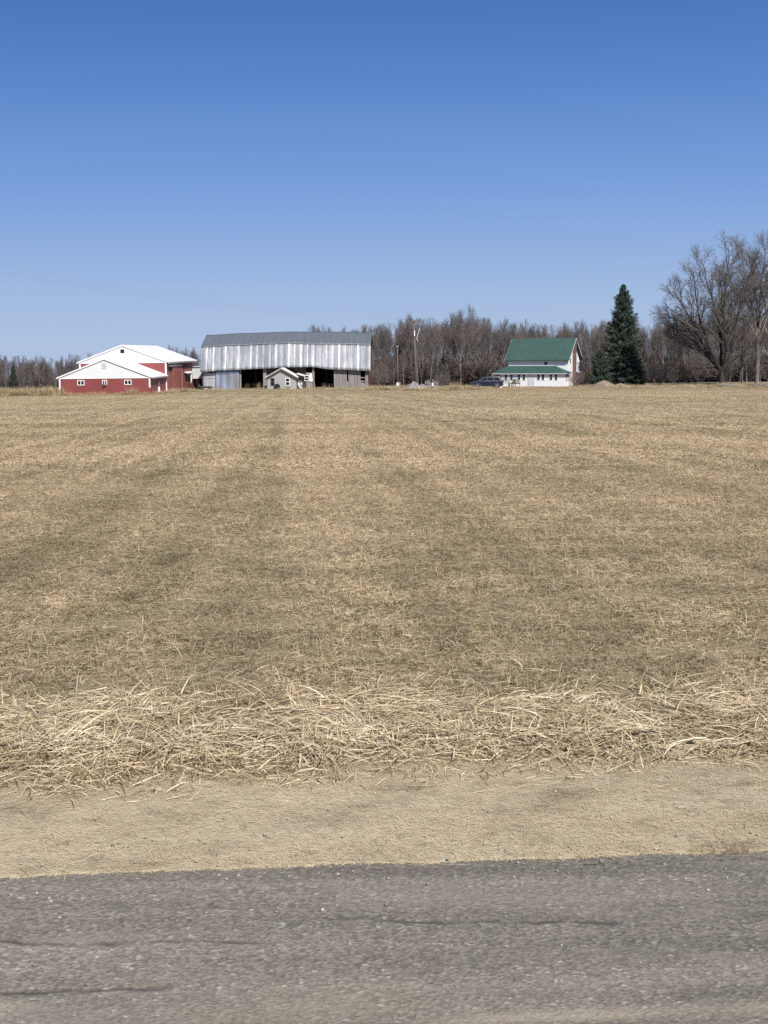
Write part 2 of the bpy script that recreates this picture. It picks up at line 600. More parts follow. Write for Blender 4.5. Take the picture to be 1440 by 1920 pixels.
def sandy(U, V):
    e = np.exp(-((V + .0) / .028) ** 2) * np.clip(.35 + .8 * lownoise(U, V * 0, 2.3, 79), 0, 1) * .22
    e = np.maximum(e, .9 * np.exp(-((U + 1.07) / .10) ** 2 - ((V + .90) / .035) ** 2))
    d = np.exp(-((V + 1.08) / .035) ** 2) * sstep(-.15, .25, U) * np.clip(.75 + .6 * lownoise(U, V * 0, 1.7, 77), 0, 1)
    d = np.maximum(d, .45 * np.exp(-((V + 1.0) / .14) ** 2) * np.clip(.5 + 1.0 * lownoise(U, V, .8, 78), 0, 1))
    return np.clip(np.maximum(e, d), 0, 1)


def road_z(X, Y, U, V):
    z = -.012 + .004 * lownoise(U, V, 1.3, 60) - .006 * crack(U, V)
    z = z - .02 * np.clip(-.3 - V, 0, 99) * 0
    return z - .03 * sstep(.025, .06, V)


rd = sheet('road', ru, rv, road_z, M['asphalt'], {'crack': lambda U, V: crack(U, V) * .95, 'sand': sandy},
           lambda U, V: np.where(V > -.05, .022 * lownoise(U, U * 0, 1.6, 61) + .016 * lownoise(U, U * 0, 6, 62) + .009 * lownoise(U, U * 0, 21, 64), 0))
tag(rd, kind='structure')
# dirt lane in front of the silver barn
def lane(name, pts, w, mat):
    P = []
    n = 40
    for i in range(n + 1):
        s = i / n * (len(pts) - 1)
        k = min(int(s), len(pts) - 2)
        a, b = pts[k], pts[k + 1]
        x, y = a[0] + (b[0] - a[0]) * (s - k), a[1] + (b[1] - a[1]) * (s - k)
        row = []
        for j in range(7):
            yy = y + (j - 3) / 3 * w / 2 * (1 + .25 * math.sin(i * 1.7))
            z = ground(x, yy) + .03 - (.05 if j in (2, 4) else 0)
            row.append((x, yy, z if 0 < j < 6 else z - .06))
        P.append(row)
    return tag(MB().grid(P).build(name, mat, smooth=True), kind='structure')


lane('farm_lane', [(-36, 212), (-25, 213.5), (-12, 213), (0, 214), (9, 216)], 3.2, pmat('lane_earth', (.17, .135, .09), .95, var=.35, scale=.8, bump=.5))

# ------------------------------------------------------------------ grass blades
def blades(root, az, length, width, e0, e1, nseg, tint, twist=None):
    """ribbons that start at elevation e0 and bend to e1"""
    N = len(root)
    t = np.linspace(0, 1, nseg + 1)
    P = [root]
    for i in range(nseg):
        e = e0 + (e1 - e0) * ((i + .5) / nseg)
        st = np.stack([np.cos(az) * np.cos(e), np.sin(az) * np.cos(e), np.sin(e)], -1) * (length / nseg)[:, None]
        P.append(P[-1] + st)
    P = np.stack(P, 1)
    tw = twist if twist is not None else np.zeros(N)
    side = np.stack([-np.sin(az) * np.cos(tw), np.cos(az) * np.cos(tw), np.sin(tw)], -1)
    wprof = np.array([1.0 - .85 * x ** 1.6 for x in t])
    off = side[:, None, :] * (width[:, None] * wprof[None, :] / 2)[:, :, None]
    V = np.stack([P - off, P + off], 2).reshape(N, -1, 3)
    k = 2 * (nseg + 1)
    base = np.arange(N)[:, None] * k
    fs = []
    for i in range(nseg):
        fs.append(np.stack([base[:, 0] + 2 * i, base[:, 0] + 2 * i + 1, base[:, 0] + 2 * i + 3, base[:, 0] + 2 * i + 2], -1))
    F_ = np.concatenate(fs)
    T = np.repeat(tint, k)
    return V.reshape(-1, 3), F_, T


def grass_tile(seed, n, wmul=1.0, lmul=1.0, pale=2.0):
    r = np.random.default_rng(seed)
    k = n // 34
    c = r.uniform(-.5, .5, (k, 2))
    own = r.integers(0, k, n)
    cl = np.exp(r.normal(0, .33, k))[own]
    ct = r.normal(0, .17, k)[own]
    xy = c[own] + r.normal(0, .030, (n, 2)) * cl[:, None]
    u = r.random(n) < .38
    xy[u] = r.uniform(-.5, .5, (u.sum(), 2))
    cl[u] = .8
    ct[u] = -.05
    L = (r.gamma(5, .0100, n) * cl).clip(.012, .12) * lmul
    az = r.uniform(0, 6.283, n)
    e0 = r.uniform(.35, 1.45, n)
    e1 = e0 - r.uniform(.4, 2.3, n)
    e1 = np.maximum(e1, -.7)
    low = r.random(n) < .30
    e0[low] = r.uniform(0.05, .35, low.sum())
    e1[low] = r.uniform(-.15, .15, low.sum())
    z = np.where(low, r.uniform(.005, .04, n), 0)
    root = np.stack([xy[:, 0], xy[:, 1], z], -1)
    w = r.uniform(.0020, .0043, n) * wmul
    tint = np.clip(r.beta(pale, 2.2, n) + ct, 0, 1)
    V, F_, T = blades(root, az, L, w, e0, e1, 3, tint, r.uniform(-.9, .9, n))
    V[:, 2] = np.maximum(V[:, 2], -.01)
    return V, F_, T


def proto(name, V, F_, T, mat):
    return bpy.data.objects.new(name, mesh_np(name, V, F_, mat, False, {'tint': T}))


def scatter(name, protos, pts, rots, scales, which, kind='stuff'):
    """ONE object whose mesh holds the places; geometry nodes set the clumps there"""
    me = bpy.data.meshes.new(name)
    me.from_pydata([tuple(p) for p in pts], [], [])
    for nm, ty, dat, key in (('rot', 'FLOAT_VECTOR', rots, 'vector'), ('scl', 'FLOAT_VECTOR', scales, 'vector'), ('which', 'INT', which, 'value')):
        a = me.attributes.new(nm, ty, 'POINT')
        a.data.foreach_set(key, np.asarray(dat, np.float32 if ty != 'INT' else np.int32).ravel())
    o = link(name, me)
    tag(o, kind=kind)
    ng = bpy.data.node_groups.new(name + '_nodes', 'GeometryNodeTree')
    ng.interface.new_socket('Geometry', in_out='INPUT', socket_type='NodeSocketGeometry')
    ng.interface.new_socket('Geometry', in_out='OUTPUT', socket_type='NodeSocketGeometry')
    N, L = ng.nodes, ng.links
    gi, go = N.new('NodeGroupInput'), N.new('NodeGroupOutput')
    jn = N.new('GeometryNodeJoinGeometry')

    def named(nm, ty):
        nd = N.new('GeometryNodeInputNamedAttribute')
        nd.data_type = ty
        nd.inputs['Name'].default_value = nm
        return nd.outputs['Attribute']
    for i, p in enumerate(protos):
        oi = N.new('GeometryNodeObjectInfo')
        oi.inputs['Object'].default_value = p
        oi.transform_space = 'ORIGINAL'
        ip = N.new('GeometryNodeInstanceOnPoints')
        cmp = N.new('FunctionNodeCompare')
        cmp.data_type = 'INT'
        cmp.operation = 'EQUAL'
        L.new(named('which', 'INT'), cmp.inputs[2])
        cmp.inputs[3].default_value = i
        L.new(gi.outputs[0], ip.inputs['Points'])
        L.new(cmp.outputs[0], ip.inputs['Selection'])
        L.new(oi.outputs['Geometry'], ip.inputs['Instance'])
        e2r = N.new('FunctionNodeEulerToRotation')
        L.new(named('rot', 'FLOAT_VECTOR'), e2r.inputs[0])
        L.new(e2r.outputs[0], ip.inputs['Rotation'])
        L.new(named('scl', 'FLOAT_VECTOR'), ip.inputs['Scale'])
        L.new(ip.outputs[0], jn.inputs[0])
    L.new(jn.outputs[0], go.inputs[0])
    md = o.modifiers.new('scatter', 'NODES')
    md.node_group = ng
    return o


near_t = [proto('grass_tile', *grass_tile(100 + i, 7000), M['grass']) for i in range(6)]
mid_t = [proto('grass_tile', *grass_tile(120 + i, 3200, 1.9, 1.0, 2.6), M['grass']) for i in range(4)]  # paler tints here and in the far tiles stand in for flatter distant shading
far_t = [proto('grass_tile', *grass_tile(140 + i, 1700, 2.0, .62, 3.1), M['grass']) for i in range(4)]

pts, rots, scl, wh = [], [], [], []


def tiles(y0, y1, size, lo, n, zs=1.0):
    y = y0
    while y < y1:
        w = .30 * y + 3.5
        nx = int(w / size) + 1
        for i in range(-nx, nx + 1):
            x = i * size
            u, v = uv_of(x, y)
            if v < 1.55:
                continue
            if 206 < y and -41 < x < 46 and y > 211:
                pass
            # openings and floors of the buildings carry no grass
            if y > 216:
                if (-47 < x < -27 and y > 217) or (-31 < x < -2 and y > 228) or (15 < x < 34 and y > 230):
                    continue
            if -36 < x < 8 and 210.6 < y < 215.6:
                continue
            if -50 < x < -31 and y > 204.5:
                continue
            pts.append((x, y, ground(x, y) + .0))
            gx = (ground(x + .5, y) - ground(x - .5, y))
            gy = (ground(x, y + .5) - ground(x, y - .5))
            rots.append((gy, -gx, random.randrange(4) * math.pi / 2))
            k = size * 1.04
            scl.append((k * random.choice((1, -1)), k, zs * random.uniform(.85, 1.15)))
            wh.append(lo + random.randrange(n))
        y += size


tiles(5.8, 24, 1.0, 0, 6)
tiles(24, 60, 1.0, 6, 4)
tiles(60.5, 226, 2.0, 10, 4, 1.15)
scatter('field_grass', near_t + mid_t + far_t, pts, rots, scl, wh)


# ------------------------------------------------------------------ the roadside
def verge():
    r = np.random.default_rng(5)
    VV, FF, TT = [], [], []
    n0 = 0

    def put(uvp, az, L, w, e0, e1, nseg, tint, dz=0.0):
        nonlocal n0
        x, y = xy_of(uvp[:, 0], uvp[:, 1])
        root = np.stack([x, y, hgt(x, y) + dz], -1)
        V, F_, T = blades(root, az, L, w, e0, e1, nseg, tint, r.uniform(-.7, .7, len(root)))
        gz = hgt(V[:, 0], V[:, 1]) + .004
        V[:, 2] = np.maximum(V[:, 2], gz)
        VV.append(V)
        FF.append(F_ + n0)
        TT.append(T)
        n0 += len(V)

    HW = 5.0
    # matted long straw, frayed out towards the road and into the field
    HW = 4.4
    n = 86000
    uv = np.stack([r.uniform(-HW, HW, n), r.normal(1.36, .33, n)], -1)
    edge = .94 + .22 * lownoise(uv[:, 0], uv[:, 0] * 0, .5, 81) + .16 * lownoise(uv[:, 0], uv[:, 0] * 0, 2.1, 82)
    dens = sstep(0, .42, uv[:, 1] - edge + .12) * np.clip(.78 + .75 * lownoise(uv[:, 0], uv[:, 1] * 1.6, .8, 86), .2, 1)
    uv = uv[r.random(n) < dens]
    n = len(uv)
    flow = 1.9 * lownoise(uv[:, 0], uv[:, 1], .40, 83) + 1.5 * lownoise(uv[:, 0], uv[:, 1], 1.3, 84)
    az = flow * 2.2 + r.normal(0, .7, n) + np.where(r.random(n) < .5, 0, math.pi)
    L = r.gamma(4, .030, n).clip(.03, .28)
    rise = sstep(.9, 1.3, uv[:, 1])
    put(uv, az, L, r.uniform(.0024, .0054, n) + .0026 * (r.random(n) < .15), np.abs(r.normal(0, .26, n)), r.uniform(-.30, .08, n), 4, np.clip(r.beta(2.3, 1.7, n) + .22 * lownoise(uv[:, 0], uv[:, 1], 1.2, 85) - 1.1 * np.clip(lownoise(uv[:, 0], uv[:, 1] * 2, 1.0, 87) - .25, 0, 1), 0, 1), r.uniform(0, .042, n) * rise)
    # short broken tufts between
    n = 20000
    k = 520
    c = np.stack([r.uniform(-HW, HW, k), r.uniform(.80, 2.3, k)], -1)
    uv = c[r.integers(0, k, n)] + r.normal(0, .055, (n, 2))
    put(uv, r.uniform(0, 6.28, n), r.gamma(5, .013, n).clip(.02, .13), r.uniform(.0020, .0048, n), r.uniform(.3, 1.3, n), r.uniform(-.7, .4, n), 4, r.beta(2, 2, n))
    # pale stiff stems along the road side of the straw, leaning towards the road
    n = 2400
    k = 150
    c = np.stack([r.uniform(-HW, HW, k), .98 + .25 * r.random(k)], -1)
    c[:, 1] -= .14 * (c[:, 0] < .1)
    uv = c[r.integers(0, k, n)] + r.normal(0, 1, (n, 2)) * (.10, .085)
    put(uv, -1.57 + r.normal(.25, .9, n), r.uniform(.05, .17, n), r.uniform(.0034, .0072, n), r.uniform(.15, 1.0, n), r.uniform(-.3, .6, n), 3, r.uniform(.62, 1.0, n))
    # broad flat leaves lying in swathes on top
    n = 1900
    k = 200
    c = np.stack([r.uniform(-HW, HW, k), r.uniform(1.08, 2.05, k)], -1)
    ca = r.uniform(0, 6.28, k)
    own = r.integers(0, k, n)
    uv = c[own] + r.normal(0, 1, (n, 2)) * (.10, .05)
    put(uv, ca[own] + r.normal(0, .35, n), r.uniform(.08, .24, n), r.uniform(.0045, .0085, n), np.abs(r.normal(.12, .2, n)), r.uniform(-.3, .1, n), 4, r.uniform(.55, 1.0, n), r.uniform(.01, .035, n))
    # single stems lying on the mown strip
    n = 420
    uv = np.stack([r.uniform(-HW, HW, n), .98 - np.abs(r.normal(0, .22, n))], -1)
    uv[:, 1] = uv[:, 1].clip(.06, 1)
    put(uv, r.uniform(0, 6.28, n), r.uniform(.03, .15, n), r.uniform(.0022, .0045, n), np.full(n, .04), np.full(n, -.04), 2, r.uniform(.6, 1, n), .005)
    o = link('roadside_straw', mesh_np('roadside_straw', np.concatenate(VV), np.concatenate(FF), M['straw'], False, {'tint': np.concatenate(TT)}))
    tag(o, kind='stuff')
    # mown strip: clipped dead grass pressed flat
    VV.clear(); FF.clear(); TT.clear(); n0 = 0
    n = 190000
    uv = np.stack([r.uniform(-3.4, 3.4, n), r.uniform(-.035, 1.5, n)], -1)
    keep = r.random(n) < np.clip(.70 + .5 * lownoise(uv[:, 0], uv[:, 1] * 2.2, .9, 91), .25, 1) 
    uv = uv[keep]
    n = len(uv)
    put(uv, r.uniform(0, 6.28, n), r.gamma(4, .0090, n).clip(.01, .09), r.uniform(.0009, .0021, n), np.abs(r.normal(0, .22, n)), r.uniform(-.3, .05, n), 2, np.clip(.40 + .42 * r.beta(2, 2, n) + .12 * lownoise(uv[:, 0], uv[:, 1] * 2, .7, 92) - .7 * np.clip(lownoise(uv[:, 0], uv[:, 1] * 3.2, 1.3, 93) - .14, 0, 1) - .9 * np.clip(lownoise(uv[:, 0], uv[:, 1] * 2.2, 5.0, 94) - .2, 0, 1), 0, 1), .0)
    o = link('mown_grass', mesh_np('mown_grass', np.concatenate(VV), np.concatenate(FF), M['straw'], False, {'tint': np.concatenate(TT)}))
    tag(o, kind='stuff')


verge()


def pebbles():
    r = np.random.default_rng(15)
    n = 1100
    uv = np.stack([r.uniform(-3.2, 3.2, n), np.abs(r.normal(0, .22, n)) * np.where(r.random(n) < .6, 1, -1) + .01], -1)
    uv = uv[(uv[:, 1] > -1.3)]
    n = len(uv)
    x, y = xy_of(uv[:, 0], uv[:, 1])
    rad = r.gamma(3, .0011, n).clip(.0015, .009)
    z = np.where(uv[:, 1] < 0, -.012, hgt(x, y) + .004) + rad * .3
    octa = np.array([(1, 0, 0), (-1, 0, 0), (0, 1, 0), (0, -1, 0), (0, 0, 1), (0, 0, -1)], float)
    tri = np.array([(0, 2, 4), (2, 1, 4), (1, 3, 4), (3, 0, 4), (2, 0, 5), (1, 2, 5), (3, 1, 5), (0, 3, 5)])
    V = octa[None] * rad[:, None, None] * r.uniform(.6, 1.3, (n, 6, 1)) * np.array([1.1, 1.1, .7])
    V = V + np.stack([x, y, z], -1)[:, None]
    f = tri[None] + (np.arange(n) * 6)[:, None, None]
    m_ = NT('loose_gravel')
    m_.set(m_.ramp(m_.attr('tint'), [(0, (.20, .17, .135)), (.6, (.36, .31, .25)), (1, (.60, .55, .47))]), .9)
    o = link('loose_gravel', mesh_np('loose_gravel', V.reshape(-1, 3), f.reshape(-1, 3), m_.m, True, {'tint': np.repeat(r.beta(2, 2.4, n), 6)}))
    tag(o, kind='stuff')


pebbles()


# ------------------------------------------------------------------ tall dry weeds at the far edge
def clump_arr(seed, n, rad, hmin, hmax, lean=.35, bias=None, w=(.006, .014)):
    r = np.random.default_rng(seed)
    a = r.uniform(0, 6.28, n)
    d = rad * np.sqrt(r.random(n))
    root = np.stack([d * np.cos(a), d * np.sin(a), np.zeros(n) - .05], -1)
    az = a + r.normal(0, .7, n)
    if bias is not None:
        az = np.where(r.random(n) < .6, bias + r.normal(0, .4, n), az)
    return blades(root, az, r.uniform(hmin, hmax, n), r.uniform(w[0], w[1], n), 1.5 - np.abs(r.normal(0, lean, n)), 1.2 - np.abs(r.normal(.3, lean * 1.6, n)), 4, r.beta(2, 1.8, n), r.uniform(-.8, .8, n))


weed_p = [proto('weed_clump', *clump_arr(200 + i, 130, .45, .25, .9, .4, None, (.010, .022)), M['weed']) for i in range(5)]
pts, rots, scl, wh = [], [], [], []


def weed_line(sx0, sx1, Y0, Y1, n, s0, s1, jit=1.0):
    for i in range(n):
        sx = random.uniform(sx0, sx1)
        Y = Y0 + (Y1 - Y0) * (sx - sx0) / (sx1 - sx0) + random.gauss(0, jit)
        p = gpt(sx, Y)
        pts.append(p)
        rots.append((random.gauss(0, .12), random.gauss(0, .12), random.uniform(0, 6.28)))
        s = random.uniform(s0, s1)
        scl.append((s * 1.2, s * 1.2, s))
        wh.append(random.randrange(5))


weed_line(-60, 112, 206, 206, 260, .7, 1.9, 1.8)
weed_line(112, 285, 203.6, 203.6, 70, .35, .8, .4)
weed_line(285, 372, 206, 219, 70, .4, 1.0, .8)
weed_line(372, 700, 224, 224, 110, .25, .7, .6)
weed_line(690, 760, 215, 214, 60, .5, 1.2, .9)
weed_line(755, 900, 209, 211, 120, .4, .95, .9)
weed_line(895, 1100, 216, 220, 90, .2, .5, .5)
weed_line(1085, 1200, 222, 220, 60, .3, .8, .8)
weed_line(1150, 1480, 209, 206, 210, .25, .75, .8)
weed_line(1150, 1480, 216, 214, 160, .3, .9, 1.2)
scatter('dry_weeds', weed_p, pts, rots, scl, wh)

for sx, Y, n, rad, h0, h1, bias, lab in (
        (853, 210, 520, .75, .7, 1.75, None, 'tall pale clump of dry grass standing in front of the dark car'),
        (879, 211, 380, .8, .5, 1.2, None, 'lower dry grass clump beside the bonnet of the dark car'),
        (247, 203, 420, .7, .5, 1.7, .35, 'dry grass clump blown over against the red shed wall'),
        (700, 213, 300, .8, .5, 1.1, None, 'pale grass clump at the end of the silver roofed barn'),
        (1285, 208, 260, .7, .4, 1.0, None, 'pale dry tussock on the field edge before the old spreading tree')):
    V, F_, T = clump_arr(int(sx), n, rad, h0, h1, .3, bias, (.012, .022))
    o = link('grass_clump', mesh_np('grass_clump', V, F_, M['weed'], False, {'tint': T}), None, gpt(sx, Y))
    tag(o, lab, 'grass clump')


# ------------------------------------------------------------------ buildings
def window(parent, x, y, z, w, h, frame=None, bars='h', depth=.05, fw=.06, name='window', label=None):
    """a window in a front wall whose face is at y; parts frame > pane"""
    f = MB()
    f.box(x - w / 2, x - w / 2 + fw, y - depth, y + .01, z, z + h)
    f.box(x + w / 2 - fw, x + w / 2, y - depth, y + .01, z, z + h)
    f.box(x - w / 2 + fw, x + w / 2 - fw, y - depth, y + .01, z, z + fw)
    f.box(x - w / 2 + fw, x + w / 2 - fw, y - depth, y + .01, z + h - fw, z + h)
    if bars == 'h':
        f.box(x - w / 2 + fw, x + w / 2 - fw, y - depth * .8, y + .01, z + h / 2 - fw / 2, z + h / 2 + fw / 2)
    if bars == 'v':
        f.box(x - fw / 2, x + fw / 2, y - depth * .8, y + .01, z + fw, z + h - fw)
    o = f.build(name, frame or M['white_paint'], parent)
    if label:
        o['label'] = label
    MB().box(x - w / 2 + fw * .6, x + w / 2 - fw * .6, y - depth * .4, y - depth * .1, z + fw * .6, z + h - fw * .6).build('pane', M['glass'], o)
    return o


def gable_roof(parent, hw, y0, y1, ze, za, th, mat, over, name='roof'):
    """two slopes in one mesh; ridge along y"""
    m = MB()
    sl = (za - ze) / hw
    for s in (-1, 1):
        xe, zee = s * (hw + over), ze - sl * over
        m.prism([(0, y0, za), (xe, y0, zee), (xe, y0, zee + th), (0, y0, za + th)], (0, y1 - y0, 0))
    return m.build(name, mat, parent)


# --- low red shed
a, b = at(112, 738.5, 205), at(282, 738.5, 205)
zb = ground((a.x + b.x) / 2, 205)
W = (b.x - a.x) / 2
ze, za = at(284, 706, 205).z - zb, at(197, 673.5, 205).z - zb
t = thing('red_shed', ((a.x + b.x) / 2, 205, zb), 'low red metal shed with white gable and three small windows', 'shed')
D = 15.0
MB().box(-W, W, 0, D, -.8, ze - .12).build('wall', M['red'], t)
sl = (za - ze) / W
MB().prism([(-W, -.02, ze - .10), (W, -.02, ze - .10), (0, -.02, za - .02)], (0, .25, 0)).build('gable_panel', M['white_gable'], t)
gable_roof(t, W, -.12, D, ze, za, .1, M['white_metal'], .4)
MB().prism([(-W - .4, -.17, ze - sl * .4 - .06), (0, -.17, za - .06), (W + .4, -.17, ze - sl * .4 - .06), (W + .4, -.17, ze - sl * .4 + .13), (0, -.17, za + .13), (-W - .4, -.17, ze - sl * .4 + .13)], (0, .045, 0)).build('gable_trim', M['white_paint'], t)
MB().box(-W, W, -.06, -.024, ze - .22, ze - .08).build('wall_trim', M['white_paint'], t)
MB().box(-W - .04, -W + .16, -.05, .12, -.7, ze - .23).build('corner_trim', M['white_paint'], t)
MB().box(W - .16, W + .04, -.05, .12, .95, ze - .23).build('corner_trim', M['white_paint'], t)
MB().box(W + .33, W + .42, -.1, D - .1, ze - sl * .4 - .16, ze - sl * .4 - .005).build('gutter', M['grey_steel'], t)
vt = MB()
vt.box(-.32, .32, -.05, -.022, za - 1.35, za - .5)
for k in range(6):
    vt.box(-.29, .29, -.075, -.052, za - 1.32 + k * .135, za - 1.25 + k * .135)
vt.build('gable_vent', pmat('pale_grey_vent', (.58, .58, .58), .7, var=.05), t)
k = .0765
for sx, wl in ((153, None), (197, None), (240, None)):
    window(t, (sx - 197) * k, -.0, 1.35, 1.02 if sx != 197 else .7, .72, None, 'v', .08, .1)
pl = MB()
for i in range(26):
    aa, rr = random.uniform(0, 6.28), random.uniform(0, .3)
    c = Vector((rr * math.cos(aa), -.14 + random.uniform(-.07, .02), rr * math.sin(aa)))
    pl.bar(c, c + Vector((random.uniform(-.15, .15), random.uniform(-.08, .02), random.uniform(-.15, .15))), .05)
wr = pl.build('wreath', M['dark_wood'], None, (t.location.x, 205, zb + 1.35))
tag(wr, 'dark round wreath hung below the small middle window of the red shed', 'wreath')
SHED_R = t.location.x + W

# --- tall red pole barn behind it
Y0 = 220.0
a, b = at(150.5, 735, Y0), at(313, 735, Y0)
zb = ground((a.x + b.x) / 2, Y0)
W = (b.x - a.x) / 2
ze, za = at(313, 677.5, Y0).z - zb, at(230, 647.8, Y0).z - zb
t = thing('red_barn', ((a.x + b.x) / 2, Y0, zb), 'taller red pole barn with white metal roof and square gable opening', 'barn')
D = 34.0
MB().box(-W, W - .12, 0, D, -2.5, ze - .12).build('wall', M['red'], t)
MB().box(W - .12, W, .01, D, -2.5, ze - .12).build('side_wall', M['red_side'], t)
sl = (za - ze) / W
MB().prism([(-W, -.02, ze - .10), (W, -.02, ze - .10), (0, -.02, za - .02)], (0, .25, 0)).build('gable_panel', M['white_gable'], t)
gable_roof(t, W, -.12, D + .35, ze, za, .1, M['white_metal'], .4)
MB().prism([(-W - .4, -.17, ze - sl * .4 - .06), (0, -.17, za - .06), (W + .4, -.17, ze - sl * .4 - .06), (W + .4, -.17, ze - sl * .4 + .13), (0, -.17, za + .13), (-W - .4, -.17, ze - sl * .4 + .13)], (0, .045, 0)).build('gable_trim', M['white_paint'], t)
MB().box(-W, W, -.06, -.024, ze - .22, ze - .08).build('wall_trim', M['white_paint'], t)
MB().box(-W - .04, -W + .18, -.05, .12, -.7, ze - .23).build('corner_trim', M['white_paint'], t)
MB().box(W - .18, W + .04, -.05, .14, 0, ze - .23).build('corner_trim', M['white_paint'], t)
MB().box(W - .10, W + .045, D - .15, D + .05, -.5, ze - .1).build('corner_trim', M['white_paint'], t)
MB().box(W + .33, W + .43, -.1, D, ze - sl * .4 - .22, ze - sl * .4 - .005).build('gutter', M['grey_steel'], t)
MB().box(-.30, .30, -.045, -.022, za - 1.15, za - .6).build('loft_opening', M['dark'], t)
for yk in (10.0, 20.0):
    m = MB()
    x1 = W * .52
    m.prism([(.4, yk, za - sl * .4 + .105), (x1, yk, za - sl * x1 + .105), (x1, yk, za - sl * x1 + .118), (.4, yk, za - sl * .4 + .118)], (0, .9, 0))
    m.build('skylight', pmat('translucent_roof_panel', (.50, .53, .52), .4, var=.1), t)
# sliding door on the side that looks across the yard
hd = ze - .75
MB().box(W + .03, W + .11, 6.2, 16.0, .05, hd - .15).build('sliding_door', pmat('red_door', (.31, .105, .088), .6, var=.12, scale=.6), t)
MB().box(W + .02, W + .20, 2.2, 17.2, hd - .08, hd + .14).build('door_track_hood', M['white_metal'], t)
MB().box(W + .012, W + .028, 2.4, 6.1, hd - .8, hd - .15).build('dark_strip', M['dark'], t)  # dark strip on the wall below the track hood
MB().box(W + .03, W + .09, 16.6, 16.8, 0, hd - .2).build('downpipe', pmat('pink_grey_trim', (.38, .26, .24), .6, var=.1), t)
cy = 23.5
MB().prism([(W + .0, cy - 3.4, 2.62), (W + .6, cy - 3.4, 2.42), (W + .6, cy - 3.4, 2.54), (W, cy - 3.4, 2.74)], (0, 7.5, 0)).build('entry_canopy', M['white_metal'], t)
MB().bar((W + .5, cy + 1.1, 2.42), (W + .55, cy + 1.0, -.6), .20).build('canopy_post', M['white_paint'], t)
MB().bar((W + .5, cy + 7.6, 1.7), (W + .9, cy + 7.2, -.6), .22).build('canopy_post', M['white_paint'], t)

p = gpt(298, 212)
o = MB().tube([(0, 0, -.3), (.02, 0, .9), (.0, 0, 1.55)], [.16, .15, .12], 7).build('wooden_post', M['pole'], None, p)
tag(o, 'stout weathered post standing under the eave between the two red buildings', 'post')
m = MB().box(-.14, .14, -.2, -.16, 0, .95)
tag(m.build('pale_board', M['white_paint'], None, p + Vector((.05, -.05, -.05))), 'pale board leaning against the stout weathered post', 'board')

# --- small pale grey shed between red barn and silver barn
p0 = at(368, 727, 252)
p1 = at(384, 727, 252)
zb = ground(p0.x, 246)
t = thing('grey_shed', ((p0.x + p1.x) / 2, 250, zb), 'pale grey metal shed with dark open bay tucked behind the silver barn', 'shed')
hw = 2.0
MB().box(-hw, hw, 0, 5, 1.75, 3.75).build('wall', M['pale_panel'], t)
MB().box(-hw - .15, hw + .15, -.2, 5.2, 3.752, 3.85).build('roof', M['pale_panel'], t)
for xx in (-hw + .08, 0, hw - .08):
    MB().box(xx - .07, xx + .07, 0, .14, -1, 1.748).build('post', M['grey_wood'], t)
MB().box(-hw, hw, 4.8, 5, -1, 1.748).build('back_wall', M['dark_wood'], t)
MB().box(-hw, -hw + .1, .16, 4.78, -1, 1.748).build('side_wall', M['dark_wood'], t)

# --- the silver roofed gambrel barn
Y0 = 233.0
c0 = at(535, 727, Y0)
zb = c0.z - .12
BARN_Z = zb
RZ = R(-1.75)
t = thing('gambrel_barn', (c0.x, Y0, zb), 'old gambrel barn with sagging streaked silver metal roof and open bays', 'barn', RZ)
HL = 13.75


def lz(pts, x):
    for (xa, za_), (xb, zb_) in zip(pts, pts[1:]):
        if x <= xb:
            k_ = (x - xa) / (xb - xa)
            k_ = k_ * k_ * (3 - 2 * k_)
            return za_ + (zb_ - za_) * max(0, k_)
    return pts[-1][1]


EAVE = [(-13.8, 2.78), (-9, 3.0), (-4, 3.20), (1, 3.40), (4, 3.42), (7.5, 2.98), (13.8, 2.68)]
BRK = [(-13.8, 6.75), (-8, 7.0), (0, 7.22), (7, 7.05), (13.8, 6.85)]
RDG = [(-13.8, 8.80), (-7, 9.05), (0, 9.20), (7, 9.10), (13.8, 8.85)]
rr = random.Random(3)


